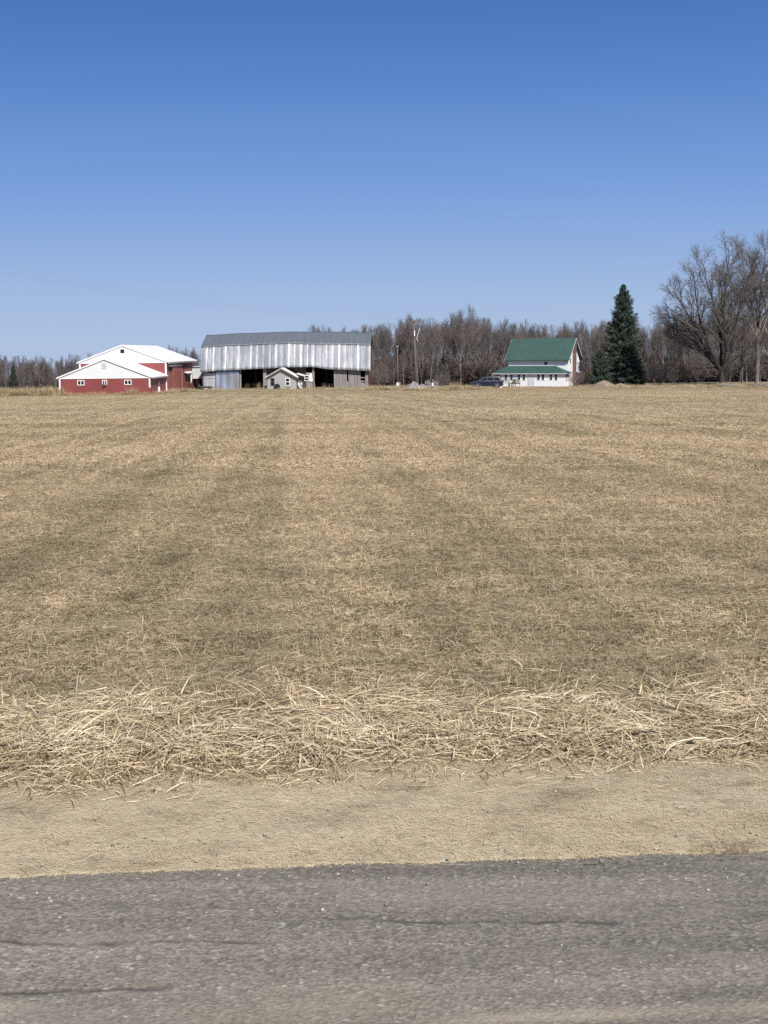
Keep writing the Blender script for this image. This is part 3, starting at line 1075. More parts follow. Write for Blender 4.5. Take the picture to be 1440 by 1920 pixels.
def roof_sheet(rows, name, mat, npan=27, sub=6, crown=.035):
    """rows: functions x -> (y, z) from the eave up; panels with lapped, slightly wavy sheets"""
    xs, tints, lift = [], [], []
    for i in range(npan):
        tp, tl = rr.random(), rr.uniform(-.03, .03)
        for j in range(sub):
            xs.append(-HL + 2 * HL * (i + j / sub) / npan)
            tints.append(.30 + .62 * tp if j == 0 else (.10 + .55 * tp * rr.random() if j == 1 else (.30 * rr.random() if j < sub - 1 else .45 * rr.random())))  # pale tones at each lap imitate sun glints on the lower sheets
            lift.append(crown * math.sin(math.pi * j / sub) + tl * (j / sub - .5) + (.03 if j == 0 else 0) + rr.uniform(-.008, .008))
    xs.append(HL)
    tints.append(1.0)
    lift.append(0)
    NR = 9
    V, T = [], []
    for r_ in range(NR + 1):
        s = r_ / NR * (len(rows) - 1)
        k_ = min(int(s), len(rows) - 2)
        for x, tt, lf in zip(xs, tints, lift):
            ya, za_ = rows[k_](x)
            yb, zb_ = rows[k_ + 1](x)
            f_ = s - k_
            dy, dz = yb - ya, zb_ - za_
            ln_ = math.hypot(dy, dz)
            ny, nz = -dz / ln_, dy / ln_
            if nz < 0:
                ny, nz = -ny, -nz
            V.append((x, ya + dy * f_ + ny * lf, za_ + dz * f_ + nz * lf))
            T.append(tt)
    n = len(xs)
    idx = np.arange((NR + 1) * n).reshape(NR + 1, n)
    f = np.stack([idx[:-1, :-1], idx[:-1, 1:], idx[1:, 1:], idx[1:, :-1]], -1).reshape(-1, 4)
    o = link(name, mesh_np(name, V, f, mat, False, {'tint': T}), t)
    m = o.modifiers.new('thick', 'SOLIDIFY')
    m.thickness = .05
    m.offset = -1
    return o


YB, YR = 1.7, 8.0
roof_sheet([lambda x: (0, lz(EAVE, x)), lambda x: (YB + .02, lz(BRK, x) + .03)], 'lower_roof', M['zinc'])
roof_sheet([lambda x: (YB - .12, lz(BRK, x) + .05), lambda x: (YR, lz(RDG, x))], 'upper_roof', M['zinc_dark_sky'], 27, 3, .012)
roof_sheet([lambda x: (YR, lz(RDG, x)), lambda x: (2 * YR - YB, lz(BRK, x)), lambda x: (2 * YR, lz(EAVE, x))], 'back_roof', M['zinc_dark_sky'], 27, 2, .01)
for s in (-1, 1):
    x = s * (HL - .25)
    pl = [(x, .5, -1.5), (x, 2 * YR - .5, -1.5), (x, 2 * YR - .5, lz(EAVE, x) + .9), (x, 2 * YR - YB - .1, lz(BRK, x) - .15), (x, YR, lz(RDG, x) - .12), (x, YB + .1, lz(BRK, x) - .15), (x, .5, lz(EAVE, x) + .9)]
    MB().prism(pl, (-s * .15, 0, 0)).build('end_wall', M['rust_wood'], t)
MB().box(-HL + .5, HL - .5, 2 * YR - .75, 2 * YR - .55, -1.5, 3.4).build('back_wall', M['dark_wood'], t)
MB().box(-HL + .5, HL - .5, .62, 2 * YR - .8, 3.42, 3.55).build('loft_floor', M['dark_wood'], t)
fy = .62


def wallseg(name, x0, x1, z1, mat, y0=fy, th=.12, z0=-1.0):
    return MB().box(x0, x1, y0, y0 + th, z0, z1).build(name, mat, t)


wallseg('metal_panel', -13.3, -11.35, 2.62, M['grey_panel'])
wallseg('metal_panel', -13.3, -12.5, 3.3, M['grey_panel'], fy + .13, .05, 2.0)
MB().box(-13.3, -11.36, fy - .03, fy - .005, 1.70, 1.78).build('batten', M['grey_steel'], t)
pw = MB()
for i in range(24):
    xa = -11.30 + i * (3.78 / 24)
    pw.prism([(xa, fy - .06 - .02 * (i % 2), -.5), (xa + .15, fy - .06 - .02 * (i % 2), -.5), (xa + .15, fy - .12, 2.95 + .012 * i), (xa, fy - .12, 2.95 + .012 * i)], (0, .03, 0))
MB().grid([[(x_, fy - .10 + .03 * math.sin(x_ * 5.1) + .05 * math.sin(x_ * 1.3 + z_), z_) for z_ in np.linspace(-.5, 3.0, 9)] for x_ in np.linspace(-11.3, -7.5, 40)]).build('sliding_door', M['sheen'], t, smooth=True, solid=.03)
for xx, ww in ((-7.32, .26), (-3.35, .55), (4.55, .24), (7.95, .22), (13.2, .3)):
    MB().box(xx - ww / 2, xx + ww / 2, fy - .02, fy + .22, -1, 3.5).build('post', M['grey_wood'], t)
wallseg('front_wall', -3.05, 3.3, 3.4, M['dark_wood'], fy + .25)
wallseg('front_wall', 3.31, 4.40, 2.5, M['grey_wood'], fy + .1)
window(t, 3.42, fy + .1, 1.15, .85, .95, None, 'h', .08, .12)
MB().box(3.88, 4.42, fy - .02, fy + .08, 1.05, 2.35).build('white_panel', M['white_paint'], t)
MB().bar((4.42, fy - .08, 3.0), (4.75, fy - .12, -.3), .16).build('leaning_board', M['grey_wood'], t)
# weathered plank wall with gaps and a broken opening
pk = MB()
x = 8.08
while x < 13.05:
    w = rr.uniform(.17, .30)
    z1 = 2.95 + rr.uniform(-.12, .2)
    z0 = -.9
    if 12.05 < x + w / 2 < 13.0:
        z1 = rr.uniform(.65, 1.0)
    if 9.9 < x + w / 2 < 10.15:
        z1 = rr.uniform(1.0, 1.6)
    yy = fy + rr.uniform(-.03, .03)
    pk.box(x, x + w - rr.uniform(.015, .06), yy, yy + .04, z0, z1)
    x += w
pk.build('plank_wall', M['grey_wood'], t)
for zz in (1.0, 1.55):
    MB().bar((11.95, fy + .06, zz + .1), (13.2, fy + .1, zz), .1, .14).build('rail', M['grey_wood'], t)
for i, x in enumerate((-9.5, -5.4, -1.0, 6.3, 10.7)):
    MB().box(x - .12, x + .12, 5.5, 5.74, -1, 3.41).build('inner_post', M['dark_wood'], t)
BT = t


def barn_pt(x, y):
    p_ = Matrix.Rotation(RZ, 3, 'Z') @ Vector((x, y, 0))
    return Vector((c0.x + p_.x, Y0 + p_.y, zb))


# the barn floor: earth inside and in front of the bays
def bale(x, y, r, w, rz, lab):
    p_ = barn_pt(x, y)
    m_ = MB()
    rings = []
    n = 20
    for k_, (xx, q) in enumerate(((-w / 2, .0), (-w / 2, .55), (-w / 2 + .02, .92), (-w / 2 + .1, 1.0), (0, 1.02), (w / 2 - .1, 1.0), (w / 2 - .02, .92), (w / 2, .55), (w / 2, 0))):
        rings.append([(xx + random.uniform(-.02, .02), math.cos(2 * math.pi * j / n) * r * q * (1 + .02 * math.sin(j * 2.3)), r * .97 + math.sin(2 * math.pi * j / n) * r * q) for j in range(n)] )
    for rg in rings:
        rg.append(rg[0])
    m_.grid(rings)
    gz = ground(p_.x, p_.y)
    o_ = m_.build('round_bale', M['bale'], None, (p_.x, p_.y, max(zb, gz) - .05), rz, smooth=True)
    return tag(o_, lab, 'hay bale', 'round hay bales in the barn bays')


bale(-6.5, 3.3, .46, 1.2, 1.4, 'round hay bale just inside the open bay by the shiny metal door')
bale(-4.3, 2.6, .58, 1.2, 1.0, 'large round hay bale by the grey post next to the cottage')
bale(-5.4, 4.2, .5, 1.1, .5, 'shadowed round hay bale deep in the bay by the shiny door')
bale(6.2, 2.8, .42, 1.1, 1.1, 'round hay bale in the open bay beside the plank wall')
bale(7.2, 2.6, .34, 1.0, .3, 'small slumped hay bale close to the plank wall corner')

# yard ground under and in front of the barn
P = []
for i in range(41):
    row = []
    for j in range(15):
        x, y = -16 + i * .8, -9 + j * 1.7
        q = barn_pt(x, y)
        edge = min(sstep(-9, -2, y), 1 - sstep(13.5, 15.9, y), sstep(-16, -13, x), 1 - sstep(13, 16, x))
        gz = ground(q.x, q.y)
        z = gz - .05 + (max(zb - gz, 0) + .06) * float(edge) + .03 * math.sin(x * 2.1) * math.sin(y * 1.7)
        row.append((q.x, q.y, z))
    P.append(row)
tag(MB().grid(P).build('barn_yard', pmat('yard_earth', (.22, .175, .115), .95, var=.35, scale=.7, bump=.5), smooth=True), kind='structure')

# --- farm wagon by the corner
p = gpt(386, 229.5)
p.z = max(p.z, zb - .35)
t = thing('farm_wagon', p, 'low dark flatbed wagon parked at the corner of the silver barn', 'wagon', R(4))
MB().box(-1.0, 1.0, -.55, .55, .42, .56).build('bed', M['rust_metal'], t, bevel=.01)
MB().box(-.95, .95, -.35, -.25, .28, .42).box(-.95, .95, .25, .35, .28, .42).build('frame', M['rust_metal'], t)
for xx in (-.62, .62):
    for yy in (-.62, .62):
        w = MB().tube([(xx, yy - .09, .26), (xx, yy + .09, .26)], .28, 14).build('wheel', M['rubber'], t)
        MB().tube([(xx, yy - .10, .26), (xx, yy + .10, .26)], .13, 10).build('rim', M['rust_metal'], w)
MB().bar((1.0, 0, .4), (1.9, 0, .2), .08).build('tongue', M['rust_metal'], t)
MB().box(-1.0, -.96, -.55, .55, .57, .80).build('headboard', M['grey_wood'], t)

# --- grey cottage (milk house) in front of the barn
Y0m = 226.0
a, b = at(500.3, 727, Y0m), at(555.5, 727, Y0m)
zm = ground((a.x + b.x) / 2, Y0m)
W = (b.x - a.x) / 2
xc = (a.x + b.x) / 2
ze, za = at(557, 706.2, Y0m).z - zm, at(524.5, 690.8, Y0m).z - zm
t = thing('milk_house', (xc, Y0m, zm), 'small grey clapboard cottage with pale roof against the silver barn', 'cottage')
D = 6.4
MB().box(-W, W, 0, D, -.8, ze).prism([(-W, .001, ze), (W, .001, ze), (0, .001, za - .06)], (0, D - .01, 0)).build('wall', M['milk_wall'], t)
gable_roof(t, W, -.3, D, ze, za, .09, M['milk_roof'], .32)
sl = (za - ze) / W
MB().prism([(-W - .32, -.34, ze - sl * .32 - .22), (0, -.34, za - .22), (W + .32, -.34, ze - sl * .32 - .22), (W + .32, -.34, ze - sl * .32 + .0), (0, -.34, za + .0), (-W - .32, -.34, ze - sl * .32 + .0)], (0, .035, 0)).build('gable_trim', M['milk_trim'], t)
k = .0843
window(t, (511.5 - 527.9) * k, 0, .55, .62, 1.22, M['milk_trim'], 'h', .06, .07, label='dark framed sash window')
window(t, (539.3 - 527.9) * k, 0, .55, .72, 1.22, None, 'h', .06, .1, label='white framed sash window')
MB().box(-W - .03, -W + .1, -.03, .1, -.5, ze - .05).build('corner_trim', M['milk_trim'], t)
# lean-to on the yard side
MB().box(W + .01, W + .95, 2.2, D, -.8, ze - .05).build('lean_to', M['dark_wood'], t)
MB().prism([(W + .02, 1.6, ze + .42), (W + 1.25, 1.6, ze - .02), (W + 1.25, 1.6, ze + .06), (W + .02, 1.6, ze + .50)], (0, D - 1.7, 0)).build('lean_to_roof', M['milk_roof'], t)
MB().box(W + .25, W + .75, 2.15, 2.198, -.6, 1.4).build('door', M['milk_trim'], t)
# crumpled white sheet
r3 = random.Random(8)
m = MB()
m.grid([[(x_ * .1 - .3 + r3.uniform(-.04, .04), .25 * math.sin(x_ * 1.1 + z_) + r3.uniform(-.05, .05), z_ * .14 + r3.uniform(-.03, .03)) for z_ in range(8)] for x_ in range(7)])
o = m.build('plastic_sheet', M['sheet'], None, (xc + W + .55, Y0m + 1.2, ground(xc + W, Y0m + 1.2) - .02), smooth=False, solid=.015)
tag(o, 'crumpled white plastic sheet hanging beside the grey cottage', 'plastic sheet')
# tyre leaning on the cottage
tr = MB()
n = 22
rings = []
for i in range(n + 1):
    A = 2 * math.pi * i / n
    rings.append([((.34 + .13 * math.cos(B)) * math.cos(A), .13 * math.sin(B), (.34 + .13 * math.cos(B)) * math.sin(A)) for B in [2 * math.pi * j / 10 for j in range(11)]])
tr.grid(rings)
zt = ground(xc - .5, Y0m - .4)
o = tr.build('tyre', M['rubber'], None, (xc + (520 - 527.9) * k, Y0m - .36, zt + .44), smooth=True)
o.rotation_euler = (R(-14), 0, 0)
tag(o, 'black tyre leaning on the front wall of the grey cottage', 'tyre')


# ------------------------------------------------------------------ farmhouse
HZ = R(-24)
corner = at(1063, 726, 236)
zh = ground(corner.x, 238) - .05
t = thing('farmhouse', (corner.x, 236, zh), 'white farmhouse with steep green roof and long hipped porch', 'house', HZ)
L, Wd, ew, rg = 10.15, 7.2, 4.62, 7.80
# body with gables (ridge along x)
m = MB()
m.prism([(0, 0, -1.2), (0, Wd, -1.2), (0, Wd, ew), (0, Wd / 2, rg - .05), (0, 0, ew)], (-L, 0, 0))
m.build('wall', M['house_white'], t)
sl = (rg - ew) / (Wd / 2)
m = MB()
ov, oe = .42, .5
for s in (0, 1):
    def yy(v_):
        return v_ if s == 0 else Wd - v_
    m.prism([(oe, yy(Wd / 2), rg), (oe, yy(-ov), ew - sl * ov), (oe, yy(-ov), ew - sl * ov + .12), (oe, yy(Wd / 2), rg + .12)], (-L - 2 * oe, 0, 0))
m.build('roof', M['house_roof'], t)
for xx in (oe + .002, -L - oe - .03):
    m = MB()
    m.prism([(xx, -ov, ew - sl * ov - .16), (xx, Wd / 2, rg - .16), (xx, Wd + ov, ew - sl * ov - .16), (xx, Wd + ov, ew - sl * ov + .10), (xx, Wd / 2, rg + .10), (xx, -ov, ew - sl * ov + .10)], (.03, 0, 0))
    m.build('barge_board', M['soffit'], t)
MB().box(-L - .3, .3, -ov - .06, -ov + .0, ew - sl * ov - .06, ew - sl * ov + .06).build('gutter', M['house_roof'], t)
# outside chimney on the gable wall and the stub at the far end of the ridge
MB().box(.005, .50, Wd / 2 - .45, Wd / 2 + .15, -1, rg - .62).build('chimney', M['brick'], t)
ch = MB().box(-L + .75, -L + 1.2, Wd / 2 - .22, Wd / 2 + .22, rg - .3, rg + .52)
ch.box(-L + .70, -L + 1.25, Wd / 2 - .27, Wd / 2 + .27, rg + .522, rg + .60)
ch.build('ridge_chimney', M['brick'], t)


def side_window(parent, y, z, w, h, name='window'):
    f = MB()
    x = .0
    f.box(x - .01, x + .05, y - w / 2, y + w / 2, z, z + .06).box(x - .01, x + .05, y - w / 2, y + w / 2, z + h - .06, z + h)
    f.box(x - .01, x + .05, y - w / 2, y - w / 2 + .06, z + .06, z + h - .06).box(x - .01, x + .05, y + w / 2 - .06, y + w / 2, z + .06, z + h - .06)
    o_ = f.build(name, M['white_paint'], parent)
    MB().box(x + .005, x + .02, y - w / 2 + .05, y + w / 2 - .05, z + .05, z + h - .05).build('pane', M['glass'], o_)


side_window(t, 1.85, 3.75, .75, .85)
MB().box(.004, .05, 5.0, 6.4, -.6, 1.95).build('side_door', M['brick'], t)
MB().prism([(.02, 4.8, 2.35), (.75, 4.8, 2.15), (.75, 4.8, 2.23), (.02, 4.8, 2.45)], (0, 2.0, 0)).build('door_hood', M['soffit'], t)
MB().box(.06, .16, 6.75, 6.9, -1, 2.1).build('downpipe', M['house_white'], t)
window(t, -3.6, 0, 3.42, .62, .62, M['soffit'], None, .04, .06, label='small dark upper window')
# porch
px0, px1, py = -10.55, .35, -2.3
MB().box(px0, px1, py, -.01, -1.2, 2.18).build('porch_wall', M['house_white'], t)
ex0, ex1, ey, tz, bz = -12.0, .85, -2.62, 3.34, 2.16
A, B = (-L + .1, -.012, tz), (-2.05, -.012, tz)
C_, Dd = (ex1, ey, bz), (ex0, ey, bz)
E_, G_ = (ex1, -.012, bz + .02), (ex0 - .3, -.012, bz + .02)
m = MB()
dn = Vector((0, 0, .09))
top = [Vector(q) + dn for q in (A, B, C_, Dd, E_, G_)]
bot = [Vector(q) for q in (A, B, C_, Dd, E_, G_)]
m.add(top + bot, [(3, 2, 1, 0), (2, 4, 1), (5, 3, 0), (6, 7, 8, 9), (7, 10, 8), (6, 9, 11), (3, 9, 8, 2), (2, 8, 10, 4), (5, 11, 9, 3), (0, 1, 7, 6), (1, 4, 10, 7), (5, 0, 6, 11)])
m.build('porch_roof', M['house_roof'], t)
MB().prism([A, B, (B[0], -.012, tz + .16), (A[0], -.012, tz + .16)], (0, -.06, 0)).build('porch_strip', M['white_paint'], t)  # white strip on the wall above the porch roof
MB().prism([(ex0, ey - .01, bz - .1), (ex1, ey - .01, bz - .1), (ex1, ey - .01, bz + .06), (ex0, ey - .01, bz + .06)], (0, -.03, 0)).build('porch_fascia', M['soffit'], t)
MB().bar((ex0 + .1, ey + .1, bz), (ex0 + .1, ey + .1, -1), .12).build('porch_post', M['soffit'], t)
for xw in (-9.70, -8.74, -7.43, -6.60, -4.1, -3.34, -1.98, -1.13):
    window(t, xw, py, 1.08, .54, .98, None, 'h', .05, .06)
dr = MB().box(-5.83, -4.92, py - .04, py + .01, -.3, 1.72).build('porch_door', M['door_grey'], t)
MB().box(-5.9, -5.84, py - .05, py + .01, -.3, 1.8).box(-4.91, -4.83, py - .05, py + .01, -.3, 1.8).box(-5.84, -4.91, py - .05, py + .01, 1.725, 1.8).build('frame', M['soffit'], dr)
MB().box(-5.03, -4.98, py - .08, py - .041, .7, .78).build('handle', M['grey_steel'], dr)
for xx in (.02, .18):
    MB().box(px1 + .001, px1 + .04, py + .5 + xx * 6, py + .75 + xx * 6, .9, 1.9).build('porch_side_window', M['brick'], t)
HM = Matrix.Translation((corner.x, 236, zh)) @ Matrix.Rotation(HZ, 4, 'Z')


def house_pt(x, y, z=None):
    p_ = HM @ Vector((x, y, 0))
    p_.z = ground(p_.x, p_.y) if z is None else z
    return p_


# things in front of the porch
def bench(p_, rz_):
    t_ = thing('garden_bench', p_, 'weathered grey wooden bench against the white porch wall', 'bench', rz_)
    s_ = MB()
    for i in range(4):
        s_.box(-.7, .7, -.25 + i * .13, -.14 + i * .13, .52, .56)
    s_.build('seat', M['grey_wood'], t_)
    s_ = MB()
    for i in range(5):
        s_.box(-.66 + i * .29, -.5 + i * .29, .29, .33, .60, 1.12)
    s_.box(-.7, .7, .27, .35, 1.12, 1.2)
    s_.build('backrest', M['grey_wood'], t_)
    for xx in (-.64, .64):
        for yy_ in (-.2, .3):
            MB().box(xx - .05, xx + .05, yy_ - .05, yy_ + .05, -.3, .52).build('leg', M['grey_wood'], t_)


def chair(p_, rz_, mat, lab):
    t_ = thing('lawn_chair', p_, lab, 'chair', rz_)
    MB().prism([(-.3, -.3, .52), (.3, -.3, .52), (.3, .28, .42), (-.3, .28, .42)], (0, 0, .05)).build('seat', mat, t_)
    b_ = MB()
    for i in range(5):
        b_.prism([(-.3 + i * .125, .28, .45), (-.2 + i * .125, .28, .45), (-.2 + i * .125, .5, 1.2 + .06 * (2 - abs(i - 2))), (-.3 + i * .125, .5, 1.2 + .06 * (2 - abs(i - 2)))], (0, .03, 0))
    b_.build('backrest', mat, t_)
    for xx in (-.36, .36):
        MB().box(xx - .06, xx + .06, -.34, .4, .68, .72).build('armrest', mat, t_)
        MB().box(xx - .04, xx + .04, -.32, -.22, -.3, .68).build('leg', mat, t_)
        MB().box(xx - .04, xx + .04, .24, .34, -.3, .68).build('leg', mat, t_)


bench(house_pt(-9.35, -3.9), HZ + .05)
chair(house_pt(-7.95, -4.1), HZ - .3, M['brick'], 'brown wooden lawn chair between the bench and the green chair')
chair(house_pt(-7.15, -3.9), HZ + .35, M['chair_green'], 'faded green lawn chair near the porch door')


def lump(name, p_, rx, ry, h, mat, seed, rough=.18, lab=None, cat=None, n=26):
    r_ = np.random.default_rng(seed)
    rows = []
    for i in range(9):
        q = i / 8
        row = []
        for j in range(n + 1):
            a_ = 2 * math.pi * (j % n) / n
            k_ = 1 + rough * (math.sin(a_ * 2 + seed) * .6 + math.sin(a_ * 5 + seed * 2) * .4 + .5 * math.sin(a_ * 9 + i + seed))
            zz = h * (1 - q ** 1.5) * (1 + rough * .6 * math.sin(a_ * 3 + i * 1.3)) - .15 * q
            row.append((rx * q * k_ * math.cos(a_), ry * q * k_ * math.sin(a_), zz))
        rows.append(row)
    o_ = MB().grid(rows).build(name, mat, None, p_, smooth=False)
    return tag(o_, lab, cat)


o = lump('white_rock', gpt(939, 220.5), .38, .3, .35, M['white_paint'], 4, .15, 'white painted rock on the grass behind the dark car', 'rock', 12)
lump('rubble_heap', gpt(776, 213), 1.5, 1.2, 1.15, M['rubble'], 3, .25, 'grey rubble heap at the foot of the utility pole', 'rubble heap')
lump('rubble_heap', gpt(791, 214), 1.1, 1.0, .8, M['rubble'], 8, .25, 'smaller flatter rubble heap between the utility pole and the pickets', 'rubble heap')
lump('dirt_mound', gpt(1133, 221), 2.3, 1.6, .95, M['soil'], 5, .10, 'rounded tan dirt mound in front of the small spruce', 'dirt mound')
lump('dirt_mound', gpt(1163, 222), 1.5, 1.2, .55, M['soil'], 6, .12, 'low dirt mound in front of the tall spruce', 'dirt mound')
lump('dirt_mound', gpt(742, 214), 1.4, 1.0, .45, M['soil'], 9, .15, 'low earthy hummock under the slender yard pole', 'dirt mound')
# bank of pushed-up earth along the field edge under the big tree
P = []
for i in range(60):
    x = 30 + i * .9
    row = []
    hgt_ = .35 + .22 * math.sin(i * .9) + .15 * math.sin(i * 2.3 + 1)
    hgt_ *= min(1, i / 12)
    for j in range(9):
        y = 209.5 + j * .45
        zz = math.sin(math.pi * j / 8) ** .8 * hgt_ if 0 < j < 8 else -.15
        row.append((x, y + .25 * math.sin(i * .7), ground(x, y) + zz + .05 * math.sin(i * 3.1 + j * 2)))
    P.append(row)
o = MB().grid(P).build('earth_bank', pmat('bank_earth', (.20, .155, .105), .95, var=.4, scale=.9, bump=.6, bscale=5), smooth=True)
tag(o, kind='structure')
for i, (sxa, sxb, Y, r_, lab) in enumerate(((1342, 1388, 208.2, .17, 'pale fallen log on the earth bank below the old spreading tree'), (1404, 1450, 207.6, .24, 'thick brown fallen log lying at the field edge by the pale trunks'))):
    pa, pb = gpt(sxa, Y), gpt(sxb, Y)
    c_ = (pa + pb) / 2
    o = MB().tube([pa - c_ + Vector((0, 0, .25)), Vector((0, .1, .33)), pb - c_ + Vector((0, 0, .22))], [r_, r_ * .95, r_ * .8], 9).build('fallen_log', M['bark_pale'] if i == 0 else M['pole'], None, c_, smooth=True)
    tag(o, lab, 'log')

# picket fence remains
p = gpt(809, 214)
t = thing('picket_fence', p, 'short run of broken pale pickets beside the rubble heap', 'fence', R(6))
m = MB()
r3 = random.Random(5)
for i in range(9):
    x = -.95 + i * .24
    h_ = r3.uniform(1.0, 1.55)
    if i in (4,):
        h_ = .6
    lean_ = r3.uniform(-.1, .1)
    m.prism([(x, 0, -.2), (x + .11, 0, -.2), (x + .11 + lean_, 0, h_), (x + .055 + lean_, 0, h_ + .1), (x + lean_, 0, h_)], (0, .03, 0))
m.build('pickets', M['grey_wood'], t)
MB().box(-1.0, 1.1, .032, .08, .35, .45).box(-1.0, 1.1, .032, .08, .95, 1.05).build('rail', M['grey_wood'], t)
m = MB().box(-.13, .13, -.13, .13, .0, .38).box(-.10, .10, -.10, .10, .382, .43)
tag(m.build('white_bucket', M['sheet'], None, p + Vector((.15, -.35, .55)), bevel=.05), 'white container set in front of the broken pickets', 'container')
m = MB().box(-.35, .35, -.2, .2, 0, .08).box(-.35, -.27, -.2, .2, -.58, -.001).box(.27, .35, -.2, .2, -.58, -.001)
tag(m.build('wooden_stand', M['grey_wood'], None, p + Vector((.15, -.35, .465))), 'small wooden stand carrying the white container', 'stand')

# ------------------------------------------------------------------ utility pole, yard pole, wires
pb_ = gpt(780.5, 214)
ptop = at(775.3, 599, 214)
t = thing('utility_pole', pb_, 'tall leaning wooden utility pole with crossarm and white transformer', 'utility pole')
tp = ptop - pb_
MB().tube([(0, 0, -.6), tp * .5 + Vector((.06, 0, 0)), tp], [.17, .145, .11], 10).build('shaft', M['pole'], t, smooth=True)
ca = tp * .97
arm = MB().bar(ca + Vector((-1.15, -.2, -.05)), ca + Vector((1.15, -.2, .14)), .12, .16).build('crossarm', M['pole'], t)
for xx in (-1.05, -.2, 1.0):
    MB().tube([ca + Vector((xx, -.2, .02)), ca + Vector((xx, -.2, .26)), ca + Vector((xx, -.2, .36))], [.05, .09, .04], 8).build('insulator', M['milk_trim'], t)
MB().bar(ca + Vector((-.7, -.17, -.05)), ca + Vector((0, -.12, -.75)), .05).build('brace', M['pole'], t)
MB().bar(ca + Vector((.7, -.17, .0)), ca + Vector((.05, -.12, -.75)), .05).build('brace', M['pole'], t)
tz_ = tp * .80
MB().tube([tz_ + Vector((.05, -.3, -.38)), tz_ + Vector((.05, -.3, .38)), tz_ + Vector((.05, -.3, .44))], [.09, .09, .04], 12).build('transformer', M['sheet'], t, smooth=False)
for k_, (d1, d2) in enumerate((((.85, -.1, .75), (.35, -.2, -.75)), ((.35, -.2, -.75), (.62, -.15, -1.15)))):
    MB().tube([tz_ + Vector(d1), tz_ + Vector(d2)], .045, 6).build('service_cable', M['door_grey'], t)

pb2 = gpt(746, 216)
ph = at(746, 651, 216).z - pb2.z
t = thing('yard_pole', pb2, 'slender grey yard pole with a white meter box near its foot', 'pole')
MB().tube([(0, 0, -.4), (0, 0, ph)], [.10, .07], 8).build('shaft', M['pole'], t, smooth=True)
MB().box(-.16, .16, -.12, .12, ph, ph + .22).build('pole_head', M['grey_steel'], t)
MB().box(-.22, .12, -.32, -.11, .55, 1.05).build('meter_box', M['sheet'], t, bevel=.02)
MB().tube([(.28, -.1, -.3), (.3, -.1, 1.15)], .06, 6).build('conduit', M['door_grey'], t)


def wire(end, mid_px, near, sag, lab):
    pts_ = []
    n = 40
    for i in range(n + 1):
        s = i / n
        q = end.lerp(near, s)
        q.z -= sag * 4 * s * (1 - s)
        pts_.append(q)
    c_ = pts_[0].copy()
    o_ = MB().tube([q - c_ for q in pts_], .0055, 4).build('power_line', M['wire'], None, c_, smooth=True)
    tag(o_, lab, 'power line', 'power lines across the sky')


e1 = pb_ + ca + Vector((-1.05, -.2, .36))
e2 = pb_ + ca + Vector((-.2, -.2, .36))
na, nb = at(-60, 484, 108), at(-60, 498, 108)
wire(e2, None, na, 1.15, 'upper thin power line sloping across the blue sky')
wire(e1, None, nb, 1.15, 'lower thin power line sloping across the blue sky')


# ------------------------------------------------------------------ dark car
p = gpt(912.5, 221)
t = thing('parked_suv', p, 'dark navy sport utility vehicle parked beside the white porch', 'car', R(3))
# faces -x. body sides from a side profile, with tumblehome
prof = [(-2.40, .42), (-2.44, .70), (-2.36, .92), (-1.35, 1.08), (-1.20, 1.10), (2.30, 1.12), (2.40, .95), (2.42, .50), (2.30, .36), (1.92, .34)]


def arch(cx, r_, n=8):
    return [(cx + r_ * math.cos(math.pi * k_ / n), .34 + r_ * .95 * math.sin(math.pi * k_ / n)) for k_ in range(n + 1)]


